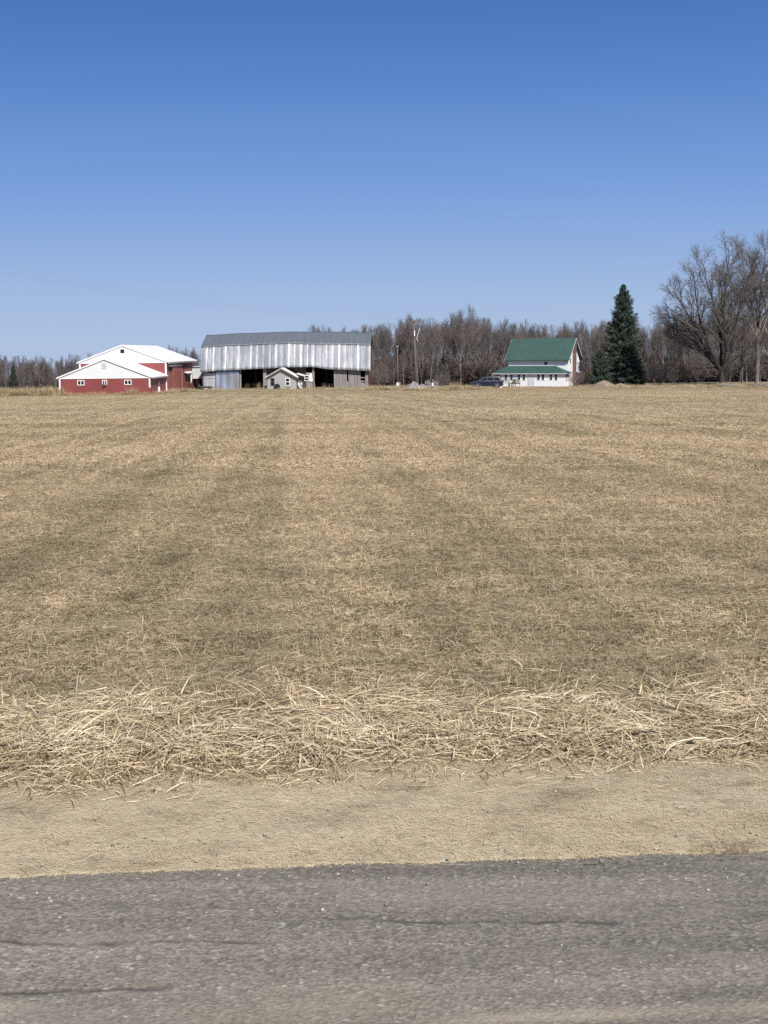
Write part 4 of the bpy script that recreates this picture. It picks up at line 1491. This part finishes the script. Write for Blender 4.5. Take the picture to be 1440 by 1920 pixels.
outline = prof + arch(1.45, .43) + [(0.9, .30), (-.95, .30)] + arch(-1.48, .43) + [(-2.2, .36)]
m = MB()
hwid = .93
m.prism([(x, -hwid, z) for x, z in outline], (0, 2 * hwid, 0))
m.build('body', M['carpaint'], t, bevel=.05)
cab = [(-1.28, 1.09, .88), (-.45, 1.66, .70), (-.1, 1.73, .68), (1.75, 1.72, .68), (2.05, 1.66, .68), (2.36, 1.10, .88)]
m = MB()
vs_ = [(x, -w_, z) for x, z, w_ in cab] + [(x, w_, z) for x, z, w_ in cab]
n = len(cab)
m.add(vs_, [tuple(range(n)), tuple(range(2 * n - 1, n - 1, -1))] + [(i, (i + 1) % n, (i + 1) % n + n, i + n) for i in range(n)])
m.build('cabin', M['carpaint'], t, bevel=.04)
for s in (-1, 1):
    def sp(x, z):
        q = (z - 1.10) / .62
        return (x, s * (.885 - .19 * q), z)
    for pn in ([(-.98, 1.16), (-.05, 1.16), (-.05, 1.62), (-.42, 1.60)], [(.03, 1.16), (.92, 1.16), (.92, 1.63), (.03, 1.63)], [(1.0, 1.16), (1.98, 1.16), (1.82, 1.60), (1.0, 1.63)]):
        MB().prism([sp(x, z) for x, z in pn], (0, s * .012, 0)).build('side_window', M['glass'], t)
    MB().box(-.93, -.72, s * .90 - .09 * (s < 0), s * .90 + .09 * (s > 0) + s * .08, 1.08, 1.24).build('mirror', M['carpaint'], t, bevel=.03)
    for cx in (-1.48, 1.45):
        w = MB().tube([(cx, s * .70, .36), (cx, s * .72, .36), (cx, s * .92, .36), (cx, s * .94, .36)], [.33, .37, .37, .33], 22).build('wheel', M['rubber'], t)
        MB().tube([(cx, s * .935, .36), (cx, s * .95, .36)], .24, 16).build('rim', M['rim'], w)
        MB().tube([(cx, s * .945, .36), (cx, s * .957, .36)], .07, 8).build('hub_cap', M['plastic'], w)
        ar = MB()
        A_ = arch(cx, .46, 12)
        B_ = arch(cx, .40, 12)
        for (xa, za_), (xb, zb_), (xc_, zc_), (xd, zd) in zip(A_, A_[1:], B_[1:], B_):
            ar.prism([(xa, s * .925, za_), (xb, s * .925, zb_), (xc_, s * .925, zc_), (xd, s * .925, zd)], (0, s * .03, 0))
        ar.build('wheel_arch', pmat('grey_arch_trim', (.10, .11, .13), .5, var=.1), t)
    MB().prism([(-2.43, s * .55, .74), (-2.40, s * .90, .74), (-2.20, s * .94, .80), (-2.22, s * .94, .93), (-2.36, s * .60, .92)], (-.012, 0, 0)).build('headlight', M['lamp'], t)
    MB().box(2.33, 2.43, s * .80 - .1, s * .80 + .1, .85, 1.18).build('tail_light', M['tail'], t)
    MB().box(.18, .36, s * .93 - .01, s * .93 + .02, .98, 1.01).build('handle', M['rim'], t)
    MB().box(-.95, .95, s * .92 - .06, s * .92 + .04, .28, .40).build('side_step', M['plastic'], t)
    MB().bar((-.1, s * .62, 1.77), (1.75, s * .62, 1.76), .04).build('roof_rail', M['plastic'], t)
MB().prism([(-1.22, -.76, 1.14), (-1.22, .76, 1.14), (-.50, .60, 1.63), (-.50, -.60, 1.63)], (-.02, 0, .015)).build('windscreen', M['glass'], t)
MB().prism([(2.345, -.74, 1.16), (2.345, .74, 1.16), (2.09, .60, 1.62), (2.09, -.60, 1.62)], (.02, 0, .01)).build('rear_window', M['glass'], t)
MB().box(-2.50, -2.40, -.5, .5, .52, .80).build('grille', M['plastic'], t)
MB().box(-2.52, -2.30, -.9, .9, .36, .52).build('front_bumper', M['plastic'], t, bevel=.04)
MB().box(2.30, 2.48, -.9, .9, .40, .60).build('rear_bumper', M['plastic'], t, bevel=.04)
MB().box(2.36, 2.50, -.28, .28, .70, .85).build('number_plate', M['sheet'], t)


# ------------------------------------------------------------------ trees
def tubes(branches, sides):
    """branches: batches (pts (B,n,3), radii (B,n)); returns verts, faces"""
    VV, FF, n0 = [], [], 0
    for P_, Rr in branches:
        n_, lst = P_.shape[1], P_
        T = np.empty_like(P_)
        T[:, 1:-1] = P_[:, 2:] - P_[:, :-2]
        T[:, 0] = P_[:, 1] - P_[:, 0]
        T[:, -1] = P_[:, -1] - P_[:, -2]
        T /= np.linalg.norm(T, axis=-1, keepdims=True) + 1e-9
        ref = np.where(np.abs(T[..., 2:3]) < .8, np.array([0, 0, 1.]), np.array([1., 0, 0]))
        E1 = np.cross(T, ref)
        E1 /= np.linalg.norm(E1, axis=-1, keepdims=True) + 1e-9
        E2 = np.cross(T, E1)
        ang = np.arange(sides) * 2 * math.pi / sides
        V = P_[:, :, None, :] + Rr[:, :, None, None] * (E1[:, :, None, :] * np.cos(ang)[None, None, :, None] + E2[:, :, None, :] * np.sin(ang)[None, None, :, None])
        B = len(lst)
        base = (np.arange(B) * n_ * sides)[:, None, None] + (np.arange(n_ - 1) * sides)[None, :, None]
        k_ = np.arange(sides)[None, None, :]
        k2 = (np.arange(sides) + 1)[None, None, :] % sides
        f = np.stack([base + k_, base + k2, base + k2 + sides, base + k_ + sides], -1).reshape(-1, 4) + n0
        VV.append(V.reshape(-1, 3))
        FF.append(f)
        n0 += B * n_ * sides
    return np.concatenate(VV), np.concatenate(FF)


def rv3(r_, s):
    return r_.normal(0, s, 3)


def unit(a):
    return a / (np.linalg.norm(a, axis=-1, keepdims=True) + 1e-9)


def limbs_of(r_, p0, d, length, r0, r1, n, wig=.12, up=.10):
    """p0, d (B,3); length, r0, r1 (B) -> polylines (B,n+1,3), radii (B,n+1)"""
    p0 = np.asarray(p0, float)
    d = unit(np.asarray(d, float))
    B = len(p0)
    P_ = [p0]
    for i in range(n):
        d = unit(d + r_.normal(0, wig, (B, 3)) + np.array([0, 0, up]))
        P_.append(P_[-1] + d * (length / n)[:, None])
    t_ = np.linspace(0, 1, n + 1)[None]
    return np.stack(P_, 1), np.asarray(r0)[:, None] * (1 - t_) + np.asarray(r1)[:, None] * t_


def limb(r_, p0, d, length, r0, r1, n, wig=.12, up=.10):
    a_, b_ = limbs_of(r_, [p0], [d], np.array([length]), np.array([r0]), np.array([r1]), n, wig, up)
    return a_, b_


def kids(r_, parent, count, t0, t1, ang, length, shrink, rr_, nseg, wig, up, out, keep=1.0):
    """side branches off every limb of a batch"""
    P_, Rd = parent
    B, n = P_.shape[0], P_.shape[1] - 1
    if keep < 1:
        k_ = r_.random(B) < keep
        P_, Rd = P_[k_], Rd[k_]
        B = len(P_)
    s = t0 + (t1 - t0) * (np.arange(count)[None] + r_.uniform(.1, .9, (B, count))) / count
    k_ = np.minimum((s * n).astype(int), n - 1)
    f = (s * n - k_)[..., None]
    bi = np.arange(B)[:, None]
    a_, b_ = P_[bi, k_], P_[bi, k_ + 1]
    p_ = a_ + (b_ - a_) * f
    rad = Rd[bi, k_] * (1 - f[..., 0]) + Rd[bi, k_ + 1] * f[..., 0]
    td = unit(b_ - a_)
    phi = r_.uniform(0, 6.28, (B, 1)) + np.arange(count)[None] * 2.4 + r_.normal(0, .4, (B, count))
    a1 = unit(np.cross(td, np.array([.3, .9, .1])))
    a2 = np.cross(td, a1)
    sd = a1 * np.cos(phi)[..., None] + a2 * np.sin(phi)[..., None]
    an = ang * r_.uniform(.7, 1.3, (B, count))[..., None]
    d = td * np.cos(an) + sd * np.sin(an)
    length = np.broadcast_to(np.asarray(length, float), (B,)) if np.ndim(length) else np.full(B, float(length))
    L_ = length[:, None] * (1 - shrink * (s - t0) / max(t1 - t0, .01)) * r_.uniform(.7, 1.25, (B, count))
    res = limbs_of(r_, p_.reshape(-1, 3), d.reshape(-1, 3), L_.ravel(), np.minimum(rad * .75, rr_).ravel(), np.full(B * count, max(rr_ * .35, .004)), nseg, wig, up)
    out.append(res)
    return res


def wood_tree(seed, H, style=0):
    """a slim forest tree: forks rise steeply into a brush of fine upright twigs"""
    r_ = np.random.default_rng(seed)
    r0 = H * .0105 * r_.uniform(.8, 1.25)
    trunk, crown = [], []
    tr_ = limb(r_, (0, 0, -.4), (r_.normal(0, .05), r_.normal(0, .05), 1), H * .93, r0, .02, 9, .045, .06)
    trunk.append(tr_)
    P_, Rd = tr_[0][0], tr_[1][0]
    for k_ in {0: (), 1: (3,), 2: (2, 3)}[style]:
        trunk.append(limb(r_, P_[k_], (r_.normal(0, .4), r_.normal(0, .4), 1), H * (.90 - .1 * k_) * .85, Rd[k_] * .75, .02, 7, .06, .10))
    for tb in trunk:
        l1 = kids(r_, tb, int(11 / len(trunk) + 3), .36, .95, .44, H * .30, .60, .056, 6, .06, .20, crown)
        l2 = kids(r_, l1, 5, .22, .98, .42, H * .125, .45, .023, 4, .08, .15, crown)
        l3 = kids(r_, l2, 4, .2, 1, .42, H * .062, .4, .012, 2, .12, .08, crown)
        kids(r_, l3, 2, .3, 1, .5, H * .034, .3, .009, 2, .12, .06, crown, .6)
    return trunk, crown


def shrub_tree(seed, H, n=14):
    r_ = np.random.default_rng(seed)
    out = []
    a_ = r_.uniform(0, 6.28, n)
    b_ = limbs_of(r_, np.stack([r_.normal(0, .25, n), r_.normal(0, .25, n), np.full(n, -.1)], -1), np.stack([np.cos(a_) * .6, np.sin(a_) * .6, np.ones(n)], -1), H * r_.uniform(.6, 1, n), np.full(n, .03), np.full(n, .006), 5, .12, .08)
    out.append(b_)
    c_ = kids(r_, b_, 7, .2, 1, .55, H * .33, .4, .012, 3, .14, .06, out)
    kids(r_, c_, 4, .2, 1, .55, H * .15, .3, .008, 2, .15, .04, out)
    return out


SUB = 1.25   # twigs drawn as bundles


def tree_meshes(seed, H, style, bark, twig, name):
    tk, cr = wood_tree(seed, H, style)
    v1, f1 = tubes(tk, 6)
    cr = [(p_, np.maximum(r_ * SUB, .0105)) for p_, r_ in cr]
    v2, f2 = tubes(cr, 3)
    return mesh_np(name + '_trunk', v1, f1, bark, True), mesh_np(name + '_crown', v2, f2, twig, True)


KINDS = []
for i in range(9):
    bark = M['bark'] if i % 3 else M['bark_pale']
    twig = M['twig'] if i % 4 else M['twig_red']
    KINDS.append(tree_meshes(300 + i, 13.0, (0, 1, 0, 2, 0, 1, 0, 2, 1)[i], bark, twig, 'wood_tree'))


def place_tree(name, kind, p_, s, rz, lab, cat, group, sz=None):
    t_ = thing(name, p_, lab, cat, rz, group)
    t_.scale = (s, s, sz or s)
    link('trunk', KINDS[kind][0], t_)
    link('crown', KINDS[kind][1], t_)
    return t_


rt = random.Random(21)


def top_y(sx):
    """outline of the wood against the sky, as seen from the road"""
    T_ = [(-60, 664), (40, 670), (100, 668), (180, 664), (240, 662), (300, 648), (370, 654), (420, 648), (480, 628), (560, 625), (610, 604), (650, 606), (685, 612), (700, 600), (735, 604), (765, 588), (800, 590), (830, 577), (845, 582), (860, 572), (890, 576), (915, 585), (935, 596), (950, 606), (975, 594), (1000, 600), (1030, 606), (1060, 602), (1090, 604), (1120, 596), (1145, 580), (1165, 590), (1200, 606), (1240, 600), (1290, 596), (1340, 588), (1400, 580), (1500, 560)]
    for (a_, b_), (c_, d_) in zip(T_, T_[1:]):
        if sx <= c_:
            return b_ + (d_ - b_) * (sx - a_) / (c_ - a_)
    return 580


def wood_depth(sx):
    if sx < 430:
        return 400.0
    if sx < 590:
        return 400 - (sx - 430) / 160 * 105
    return 295.0 - (sx - 590) / 900 * 12


def wood_row(sx0, sx1, n, back, hscale, lab, group, jit=6):
    for i in range(n):
        sx = sx0 + (sx1 - sx0) * (i + rt.uniform(0, 1)) / n
        Y = wood_depth(sx) + back + rt.uniform(-jit, jit)
        p_ = gpt(sx, Y)
        H = at(sx, top_y(sx), Y).z - p_.z
        H *= hscale * rt.uniform(.74, 1.03)
        s = max(.3, H / 13.0)
        place_tree('bare_tree', rt.randrange(9), p_ - Vector((0, 0, .1)), s * rt.uniform(.8, 1.05), rt.uniform(0, 6.28), lab, 'tree', group, s)


wood_row(-50, 375, 96, 0, 1.04, 'bare grey tree in the distant wood behind the red buildings', 'bare trees of the distant wood behind the red buildings', 10)
wood_row(380, 600, 12, 0, 1.0, 'bare tree top showing above the ridge of the silver barn', 'bare trees behind the silver barn', 6)
wood_row(600, 770, 26, 0, 1.0, 'bare brownish tree in the wood behind the utility pole', 'bare trees behind the utility pole', 6)
wood_row(600, 950, 34, 11, .98, 'slim bare tree in the wood between silver barn and farmhouse', 'bare trees between the silver barn and the farmhouse', 5)
wood_row(770, 950, 26, -2, .97, 'bare brown tree at the wood edge above the dark car', 'bare trees above the dark car', 6)
wood_row(950, 1110, 28, 2, 1.0, 'bare tree rising behind the green farmhouse roof', 'bare trees behind the farmhouse', 7)
wood_row(1100, 1330, 46, 0, 1.05, 'bare reddish tree in the wood behind the tall spruce', 'bare trees behind the spruce', 8)
wood_row(1330, 1500, 24, 0, 1.0, 'bare tree in the wood behind the old spreading tree', 'bare trees behind the spreading tree', 8)

# deeper wood and its underbrush: nobody could count these
protos_w = []
for a_, b_ in KINDS[:5]:
    import bmesh
    bm = bmesh.new()
    bm.from_mesh(a_)
    nf = len(bm.faces)
    bm.from_mesh(b_)
    bm.faces.ensure_lookup_table()
    for f in bm.faces[nf:]:
        f.material_index = 1
    me = bpy.data.meshes.new('deep_wood_tree')
    bm.to_mesh(me)
    bm.free()
    me.materials.append(a_.materials[0])
    me.materials.append(b_.materials[0])
    protos_w.append(bpy.data.objects.new('deep_wood_tree', me))
sh_p = []
for i in range(4):
    v1, f1 = tubes([(p_, np.maximum(r_ * 1.5, .014)) for p_, r_ in shrub_tree(400 + i, 3.4, 16)], 3)
    sh_p.append(bpy.data.objects.new('brush', mesh_np('brush', v1, f1, M['twig_red'] if i % 2 else M['twig'], True)))
pts, rots, scl, wh = [], [], [], []
for i in range(430):
    sx = rt.uniform(-70, 1510)
    Y = wood_depth(sx) + rt.uniform(14, 75)
    p_ = gpt(sx, Y)
    H = (at(sx, top_y(sx), Y).z - p_.z) * rt.uniform(.72, .95)
    s = max(.3, H / 13)
    pts.append(p_)
    rots.append((0, 0, rt.uniform(0, 6.28)))
    scl.append((s * .95, s * .95, s))
    wh.append(rt.randrange(5))
for i in range(1700):
    sx = rt.uniform(-70, 1510)
    Y = wood_depth(sx) + rt.uniform(-8, 60)
    p_ = gpt(sx, Y)
    s = rt.uniform(.6, 2.0)
    pts.append(p_)
    rots.append((0, 0, rt.uniform(0, 6.28)))
    scl.append((s * 1.15, s * 1.15, s))
    wh.append(5 + rt.randrange(4))
scatter('woodland', protos_w + sh_p, pts, rots, scl, wh)


# --- the old spreading tree and its neighbours
def spread_tree(seed, limbs, r_trunk, fork, extra, mul=1.0):
    r_ = np.random.default_rng(seed)
    trunk, crown = [], []
    trunk.append((np.array([[(0, 0, -.5), (0, 0, .3), (.02, 0, fork * .6), (0, 0, fork)]]), np.array([[r_trunk * 1.35, r_trunk * 1.05, r_trunk * .9, r_trunk * .85]])))
    big = []
    for pts_, rad in limbs:
        ctrl = [np.array((0, 0, fork - .25))] + [np.array(q, float) for q in pts_]
        n = 12
        poly = []
        for i in range(n + 1):
            s = i / n * (len(ctrl) - 1)
            k_ = min(int(s), len(ctrl) - 2)
            f = s - k_
            p0, p1, p2, p3 = ctrl[max(k_ - 1, 0)], ctrl[k_], ctrl[k_ + 1], ctrl[min(k_ + 2, len(ctrl) - 1)]
            poly.append(.5 * (2 * p1 + (p2 - p0) * f + (2 * p0 - 5 * p1 + 4 * p2 - p3) * f * f + (3 * p1 - p0 - 3 * p2 + p3) * f ** 3) + (rv3(r_, .09) if 0 < i < n else 0))
        b_ = (np.array([poly]), np.linspace(rad * 1.25, .04, n + 1)[None])
        big.append(b_)
        trunk.append(b_)
    for b_ in big:
        ln_ = np.linalg.norm(b_[0][0, -1] - b_[0][0, 0])
        l1 = kids(r_, b_, int(7 + ln_ * .7), .34, .98, .62, ln_ * .34, .6, .075, 6, .10, .07, crown)
        l2 = kids(r_, l1, 7, .18, .98, .58, 1.9 * mul, .4, .034, 4, .13, .05, crown)
        l3 = kids(r_, l2, 5, .15, 1, .55, .95 * mul, .35, .016, 3, .15, .03, crown)
        kids(r_, l3, 3, .2, 1, .55, .5 * mul, .3, .010, 2, .15, .02, crown, .7)
    return trunk, crown


limbs = [
    ([(-2.2, -.6, 2.9), (-4.3, -1.0, 3.0)], .13),
    ([(-1.6, .8, 4.2), (-3.1, 1.2, 7.2), (-5.0, 1.6, 9.0), (-8.6, 2.0, 11.2)], .24),
    ([(-1.4, .3, 3.9), (-3.4, .2, 7.4), (-5.6, .4, 11.5), (-7.4, .6, 14.4)], .17),
    ([(-1.7, .6, 4.0), (-4.0, 1.6, 6.8), (-6.0, 2.4, 8.2), (-7.4, 3.0, 9.0)], .15),
    ([(-1.2, -.6, 3.8), (-2.9, -1.2, 7.6), (-4.2, -1.6, 12.0), (-4.9, -1.8, 17.0)], .25),
    ([(.25, .2, 5.6), (.4, .4, 11.5), (.9, .5, 20.6)], .30),
    ([(.3, .9, 6.0), (-.6, 1.9, 11), (-2.8, 2.6, 19.2)], .20),
    ([(.8, -.5, 3.6), (2.1, -1.2, 10.7), (4.3, -1.6, 19.0)], .27),
    ([(1.4, .6, 4.3), (2.7, 1.5, 11.0), (6.9, 2.2, 15.8)], .22),
    ([(.3, -1.4, 5.0), (-.8, -3.4, 10.5), (-1.6, -4.6, 16.5)], .20),
    ([(.2, 1.8, 5.0), (.9, 4.4, 10.5), (2.0, 6.0, 17)], .20),
    ([(1.8, -.9, 4.0), (3.6, -1.6, 5.8), (5.8, -2.0, 6.6)], .12),
    ([(-2.0, 1.4, 4.4), (-4.6, 2.6, 6.2), (-7.2, 3.4, 7.6)], .13),
]
tk, cr = spread_tree(31, limbs, .42, 2.5, 0)
v1, f1 = tubes(tk, 9)
v2, f2 = tubes([(p_, np.maximum(r_ * 1.05, .0105)) for p_, r_ in cr], 3)
t = thing('spreading_tree', gpt(1352.5, 220), 'old spreading bare tree with low forked limbs at the field edge', 'tree')
link('trunk', mesh_np('trunk', v1, f1, M['bark_dark'], True), t)
link('crown', mesh_np('crown', v2, f2, M['twig_dark'], True), t)

limbs2 = [
    ([(.2, .2, 8), (.4, 0, 14), (.8, .2, 21.0)], .27),
    ([(-.4, .2, 9.5), (-1.6, .5, 15), (-2.6, .4, 20.5)], .18),
    ([(.8, -.5, 9), (2.4, -.9, 14.5), (3.8, -1, 20)], .20),
    ([(.2, .8, 9), (.2, 2.5, 14), (-.4, 3.4, 19)], .16),
    ([(-.8, -.6, 8.2), (-3.0, -1.0, 11.5), (-4.6, -1.4, 15)], .14),
]
tk, cr = spread_tree(32, limbs2, .34, 6.8, 0)
v1, f1 = tubes(tk, 9)
v2, f2 = tubes([(p_, np.maximum(r_ * 1.05, .0105)) for p_, r_ in cr], 3)
t = thing('tall_bare_tree', gpt(1419, 222), 'tall bare tree with straight pale trunk beside the old spreading tree', 'tree')
link('trunk', mesh_np('trunk', v1, f1, M['bark_pale'], True), t)
link('crown', mesh_np('crown', v2, f2, M['twig_dark'], True), t)
for sx, Y, s, kd, lab in ((1391, 226, 1.05, 3, 'dark forked tree just behind the old spreading tree'),
                          (1386, 231, .62, 1, 'short pale broken-looking tree between the two big trees'),
                          (1446, 226, 1.62, 7, 'tall bare tree cut by the edge of the view'),
                          (1272, 232, .62, 2, 'thin dark sapling between the spruce and the spreading tree'),
                          (1226, 240, .55, 8, 'low twiggy tree just past the tall spruce'),
                          (737, 228, .42, 1, 'small dark crooked tree by the slender yard pole'),
                          (757, 236, .46, 4, 'thin pale sapling between the two poles'),
                          (783, 222, .58, 2, 'bare sapling standing against the utility pole'),
                          (806, 262, .88, 6, 'taller pale tree behind the broken pickets')):
    place_tree('bare_tree', kd, gpt(sx, Y), s, rt.uniform(0, 6.28), lab, 'tree', None)


def shrub(sx, Y, H, lab, mat, n=14, seed=0):
    v_, f_ = tubes([(p_, np.maximum(r_ * 1.1, .009)) for p_, r_ in shrub_tree(500 + seed, H, n)], 3)
    p_ = gpt(sx, Y)
    tag(link('bare_shrub', mesh_np('bare_shrub', v_, f_, mat, True), None, p_), lab, 'shrub')


q = house_pt(1.2, .6)
v_, f_ = tubes([(p_, np.maximum(r_ * 1.1, .009)) for p_, r_ in shrub_tree(520, 2.6, 16)], 3)
tag(link('bare_shrub', mesh_np('bare_shrub', v_, f_, M['shrub'], True), None, q), 'pinkish bare shrub in front of the white gable wall', 'shrub')
q = house_pt(1.0, 6.2)
v_, f_ = tubes([(p_, np.maximum(r_ * 1.1, .009)) for p_, r_ in shrub_tree(521, 1.9, 14)], 3)
tag(link('bare_shrub', mesh_np('bare_shrub', v_, f_, M['twig_red'], True), None, q), 'low brown shrub by the side door of the farmhouse', 'shrub')
shrub(1236, 228, 4.6, 'dense dark bare shrub past the tall spruce', M['twig'], 22, 1)
shrub(1290, 230, 4.0, 'bare reddish shrub between spruce and spreading tree', M['twig_red'], 20, 2)
shrub(1098, 232, 2.6, 'brown bare shrub between the farmhouse and the small spruce', M['twig_red'], 18, 3)
shrub(705, 240, 4.2, 'rusty bare shrub against the barn end', M['twig_red'], 22, 4)
shrub(716, 236, 3.4, 'low grey brown shrub just past the barn end', M['twig'], 18, 5)
shrub(830, 232, 2.6, 'low bare shrub between the pickets and the grass clump', M['twig'], 16, 6)
shrub(540, 225.3, .55, 'tiny bare shrub under the white framed cottage window', M['twig'], 8, 7)


# --- spruces
def spruce(seed, H, R0, nwh, power=.85, dens=1.0):
    r_ = np.random.default_rng(seed)
    trunk = [(np.array([[(0, 0, -.4), (0, 0, H * .4), (.03, 0, H * .8), (0, 0, H)]]), np.array([[H * .016, H * .011, H * .005, .01]]))]
    wood, roots, dirs, lens, tnt = [], [], [], [], []
    z = .35
    while z < H * .985:
        q = z / H
        rad = R0 * (1 - q) ** power * r_.uniform(.82, 1.12)
        nb = int(r_.integers(6, 10))
        a0 = r_.uniform(0, 6.28)
        for b_ in range(nb):
            a_ = a0 + 6.28 * b_ / nb + r_.normal(0, .2)
            L_ = max(.15, rad * r_.uniform(.55, 1.22))
            droop = -.35 + .85 * q + r_.normal(0, .08)
            n = 6
            pts_ = [np.array((0, 0, z))]
            for i in range(n):
                e = droop + .55 * (i / n) ** 2
                pts_.append(pts_[-1] + np.array((math.cos(a_) * math.cos(e), math.sin(a_) * math.cos(e), math.sin(e))) * L_ / n)
            P_ = np.array(pts_)
            wood.append((P_[None], np.linspace(.03, .008, n + 1)[None]))
            # side sprays with needles
            m_ = int((10 + 30 * L_ / 2.2) * dens)
            for k_ in range(m_):
                s = r_.uniform(.12, 1) ** .8
                i_ = min(int(s * n), n - 1)
                p_ = P_[i_] + (P_[i_ + 1] - P_[i_]) * (s * n - i_)
                side = r_.choice((-1, 1))
                da = a_ + side * r_.uniform(.3, 1.2)
                sl_ = min(.75, L_ * .42) * (1.1 - .55 * s) * r_.uniform(.6, 1.2) + .10
                ed = r_.normal(-.35, .3)
                d_ = np.array((math.cos(da) * math.cos(ed), math.sin(da) * math.cos(ed), math.sin(ed)))
                for j in range(4):
                    roots.append(p_ + d_ * sl_ * j / 4 + r_.normal(0, .03, 3))
                    dd = d_ + r_.normal(0, .35, 3)
                    dirs.append(dd / np.linalg.norm(dd))
                    lens.append(sl_ * .42)
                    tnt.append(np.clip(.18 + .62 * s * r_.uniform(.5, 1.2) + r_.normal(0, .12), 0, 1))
        z += (.62 * (1 - q) + .20) * r_.uniform(.7, 1.15) * H / 17
    return trunk, wood, np.array(roots), np.array(dirs), np.array(lens), np.array(tnt)


def spruce_obj(name, p_, seed, H, R0, lab, power=.85, dens=1.0, group=None):
    tk_, wd, ro, di, le, tn = spruce(seed, H, R0, 0, power, dens)
    t_ = thing(name, p_, lab, 'tree', 0, group)
    v_, f_ = tubes(tk_, 8)
    link('trunk', mesh_np('trunk', v_, f_, M['bark_dark'], True), t_)
    az = np.arctan2(di[:, 1], di[:, 0])
    el = np.arcsin(np.clip(di[:, 2], -1, 1))
    rg_ = np.random.default_rng(seed + 1)
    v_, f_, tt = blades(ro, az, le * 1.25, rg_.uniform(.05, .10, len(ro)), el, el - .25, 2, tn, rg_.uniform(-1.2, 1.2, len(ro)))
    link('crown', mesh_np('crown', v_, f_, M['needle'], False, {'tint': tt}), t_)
    v_, f_ = tubes(wd, 3)
    link('branches', mesh_np('branches', v_, f_, M['bark_dark'], True), t_)
    return t_


SP = gpt(1167, 233)
Hs = at(1172.5, 531, 233).z - SP.z
spruce_obj('spruce', SP, 41, Hs, 5.0, 'tall dark green spruce standing next to the farmhouse', .80, 1.2)
S2 = gpt(1125, 230.5)
spruce_obj('spruce', S2, 42, at(1125, 656, 230.5).z - S2.z, 2.2, 'small dark spruce between the farmhouse and the tall spruce', .8, .9)
S3 = gpt(1187, 230.8)
spruce_obj('spruce', S3, 44, at(1187, 640, 230.8).z - S3.z, 2.4, 'olive green spruce crowding the far flank of the tall spruce', .8, .9)
S4 = gpt(26, 392)
spruce_obj('spruce', S4, 43, at(26, 683, 392).z - S4.z, 2.2, 'dark narrow conifer in the distant wood behind the red buildings', .85, .7)

# ------------------------------------------------------------------ camera, light, sky
cam = bpy.data.cameras.new('camera')
co = bpy.data.objects.new('camera', cam)
COL.objects.link(co)
co.matrix_world = Matrix(((_rt.x, _up.x, -_fw.x, 0), (_rt.y, _up.y, -_fw.y, 0), (_rt.z, _up.z, -_fw.z, CAMH), (0, 0, 0, 1)))
cam.sensor_fit = 'VERTICAL'
cam.sensor_height = 24
cam.sensor_width = 18
cam.lens = 24 * F / 1920
cam.clip_start = .05
cam.clip_end = 8000
SC.camera = co

EL, AZ = R(46), R(27)        # sun behind the camera and over its right shoulder
sd = Vector((math.sin(AZ) * math.cos(EL), -math.cos(AZ) * math.cos(EL), math.sin(EL)))
sun = bpy.data.lights.new('sun', 'SUN')
sun.energy = 4.2
sun.angle = R(.53)
sun.color = (1.0, .955, .885)
so = bpy.data.objects.new('sun', sun)
COL.objects.link(so)
so.rotation_euler = sd.to_track_quat('Z', 'Y').to_euler()
so.location = (20, -20, 40)

w = bpy.data.worlds.new('World')
SC.world = w
w.use_nodes = True
nt = w.node_tree
bg = nt.nodes['Background']
sky = nt.nodes.new('ShaderNodeTexSky')
sky.sky_type = 'NISHITA'
sky.sun_disc = False
sky.sun_elevation = EL
sky.sun_rotation = math.pi - AZ     # measured clockwise from +Y
sky.altitude = 0
sky.air_density = 1.0
sky.dust_density = .0
sky.ozone_density = 1.5
# the clear air over the wood: pale at the horizon, deep blue a dozen degrees up; the Nishita sky above that
tc = nt.nodes.new('ShaderNodeTexCoord')
sx_ = nt.nodes.new('ShaderNodeSeparateXYZ')
nt.links.new(tc.outputs['Generated'], sx_.inputs[0])
rp = nt.nodes.new('ShaderNodeValToRGB')
rp.color_ramp.interpolation = 'B_SPLINE'
el_ = rp.color_ramp.elements
stops = [(.0, (.435, .545, .745)), (.025, (.405, .530, .745)), (.075, (.262, .420, .735)), (.125, (.170, .328, .695)), (.175, (.112, .245, .595)), (.235, (.068, .170, .485)), (.40, (.045, .120, .37)), (1.0, (.03, .085, .28))]
while len(el_) < len(stops):
    el_.new(.5)
for e_, (p_, c_) in zip(el_, stops):
    e_.position = p_
    e_.color = (*c_, 1)
nt.links.new(sx_.outputs[2], rp.inputs['Fac'])
sc_ = nt.nodes.new('ShaderNodeVectorMath')
sc_.operation = 'SCALE'
sc_.inputs['Scale'].default_value = 1 / (.10 * 2 ** .5)
nt.links.new(rp.outputs['Color'], sc_.inputs[0])
mr = nt.nodes.new('ShaderNodeMapRange')
mr.inputs['From Min'].default_value = .28
mr.inputs['From Max'].default_value = .6
nt.links.new(sx_.outputs[2], mr.inputs['Value'])
mx = nt.nodes.new('ShaderNodeMix')
mx.data_type = 'RGBA'
nt.links.new(mr.outputs[0], mx.inputs[0])
nt.links.new(sc_.outputs[0], mx.inputs[6])
nt.links.new(sky.outputs[0], mx.inputs[7])
nt.links.new(mx.outputs[2], bg.inputs['Color'])
bg.inputs['Strength'].default_value = .10

SC.view_settings.view_transform = 'Standard'
SC.view_settings.look = 'None'
SC.view_settings.exposure = .5
SC.view_settings.gamma = 1
SC.cycles.max_bounces = 6
SC.cycles.diffuse_bounces = 3
SC.cycles.use_denoising = False
SC.cycles.sample_clamp_indirect = 3
SC.cycles.sample_clamp_direct = 12
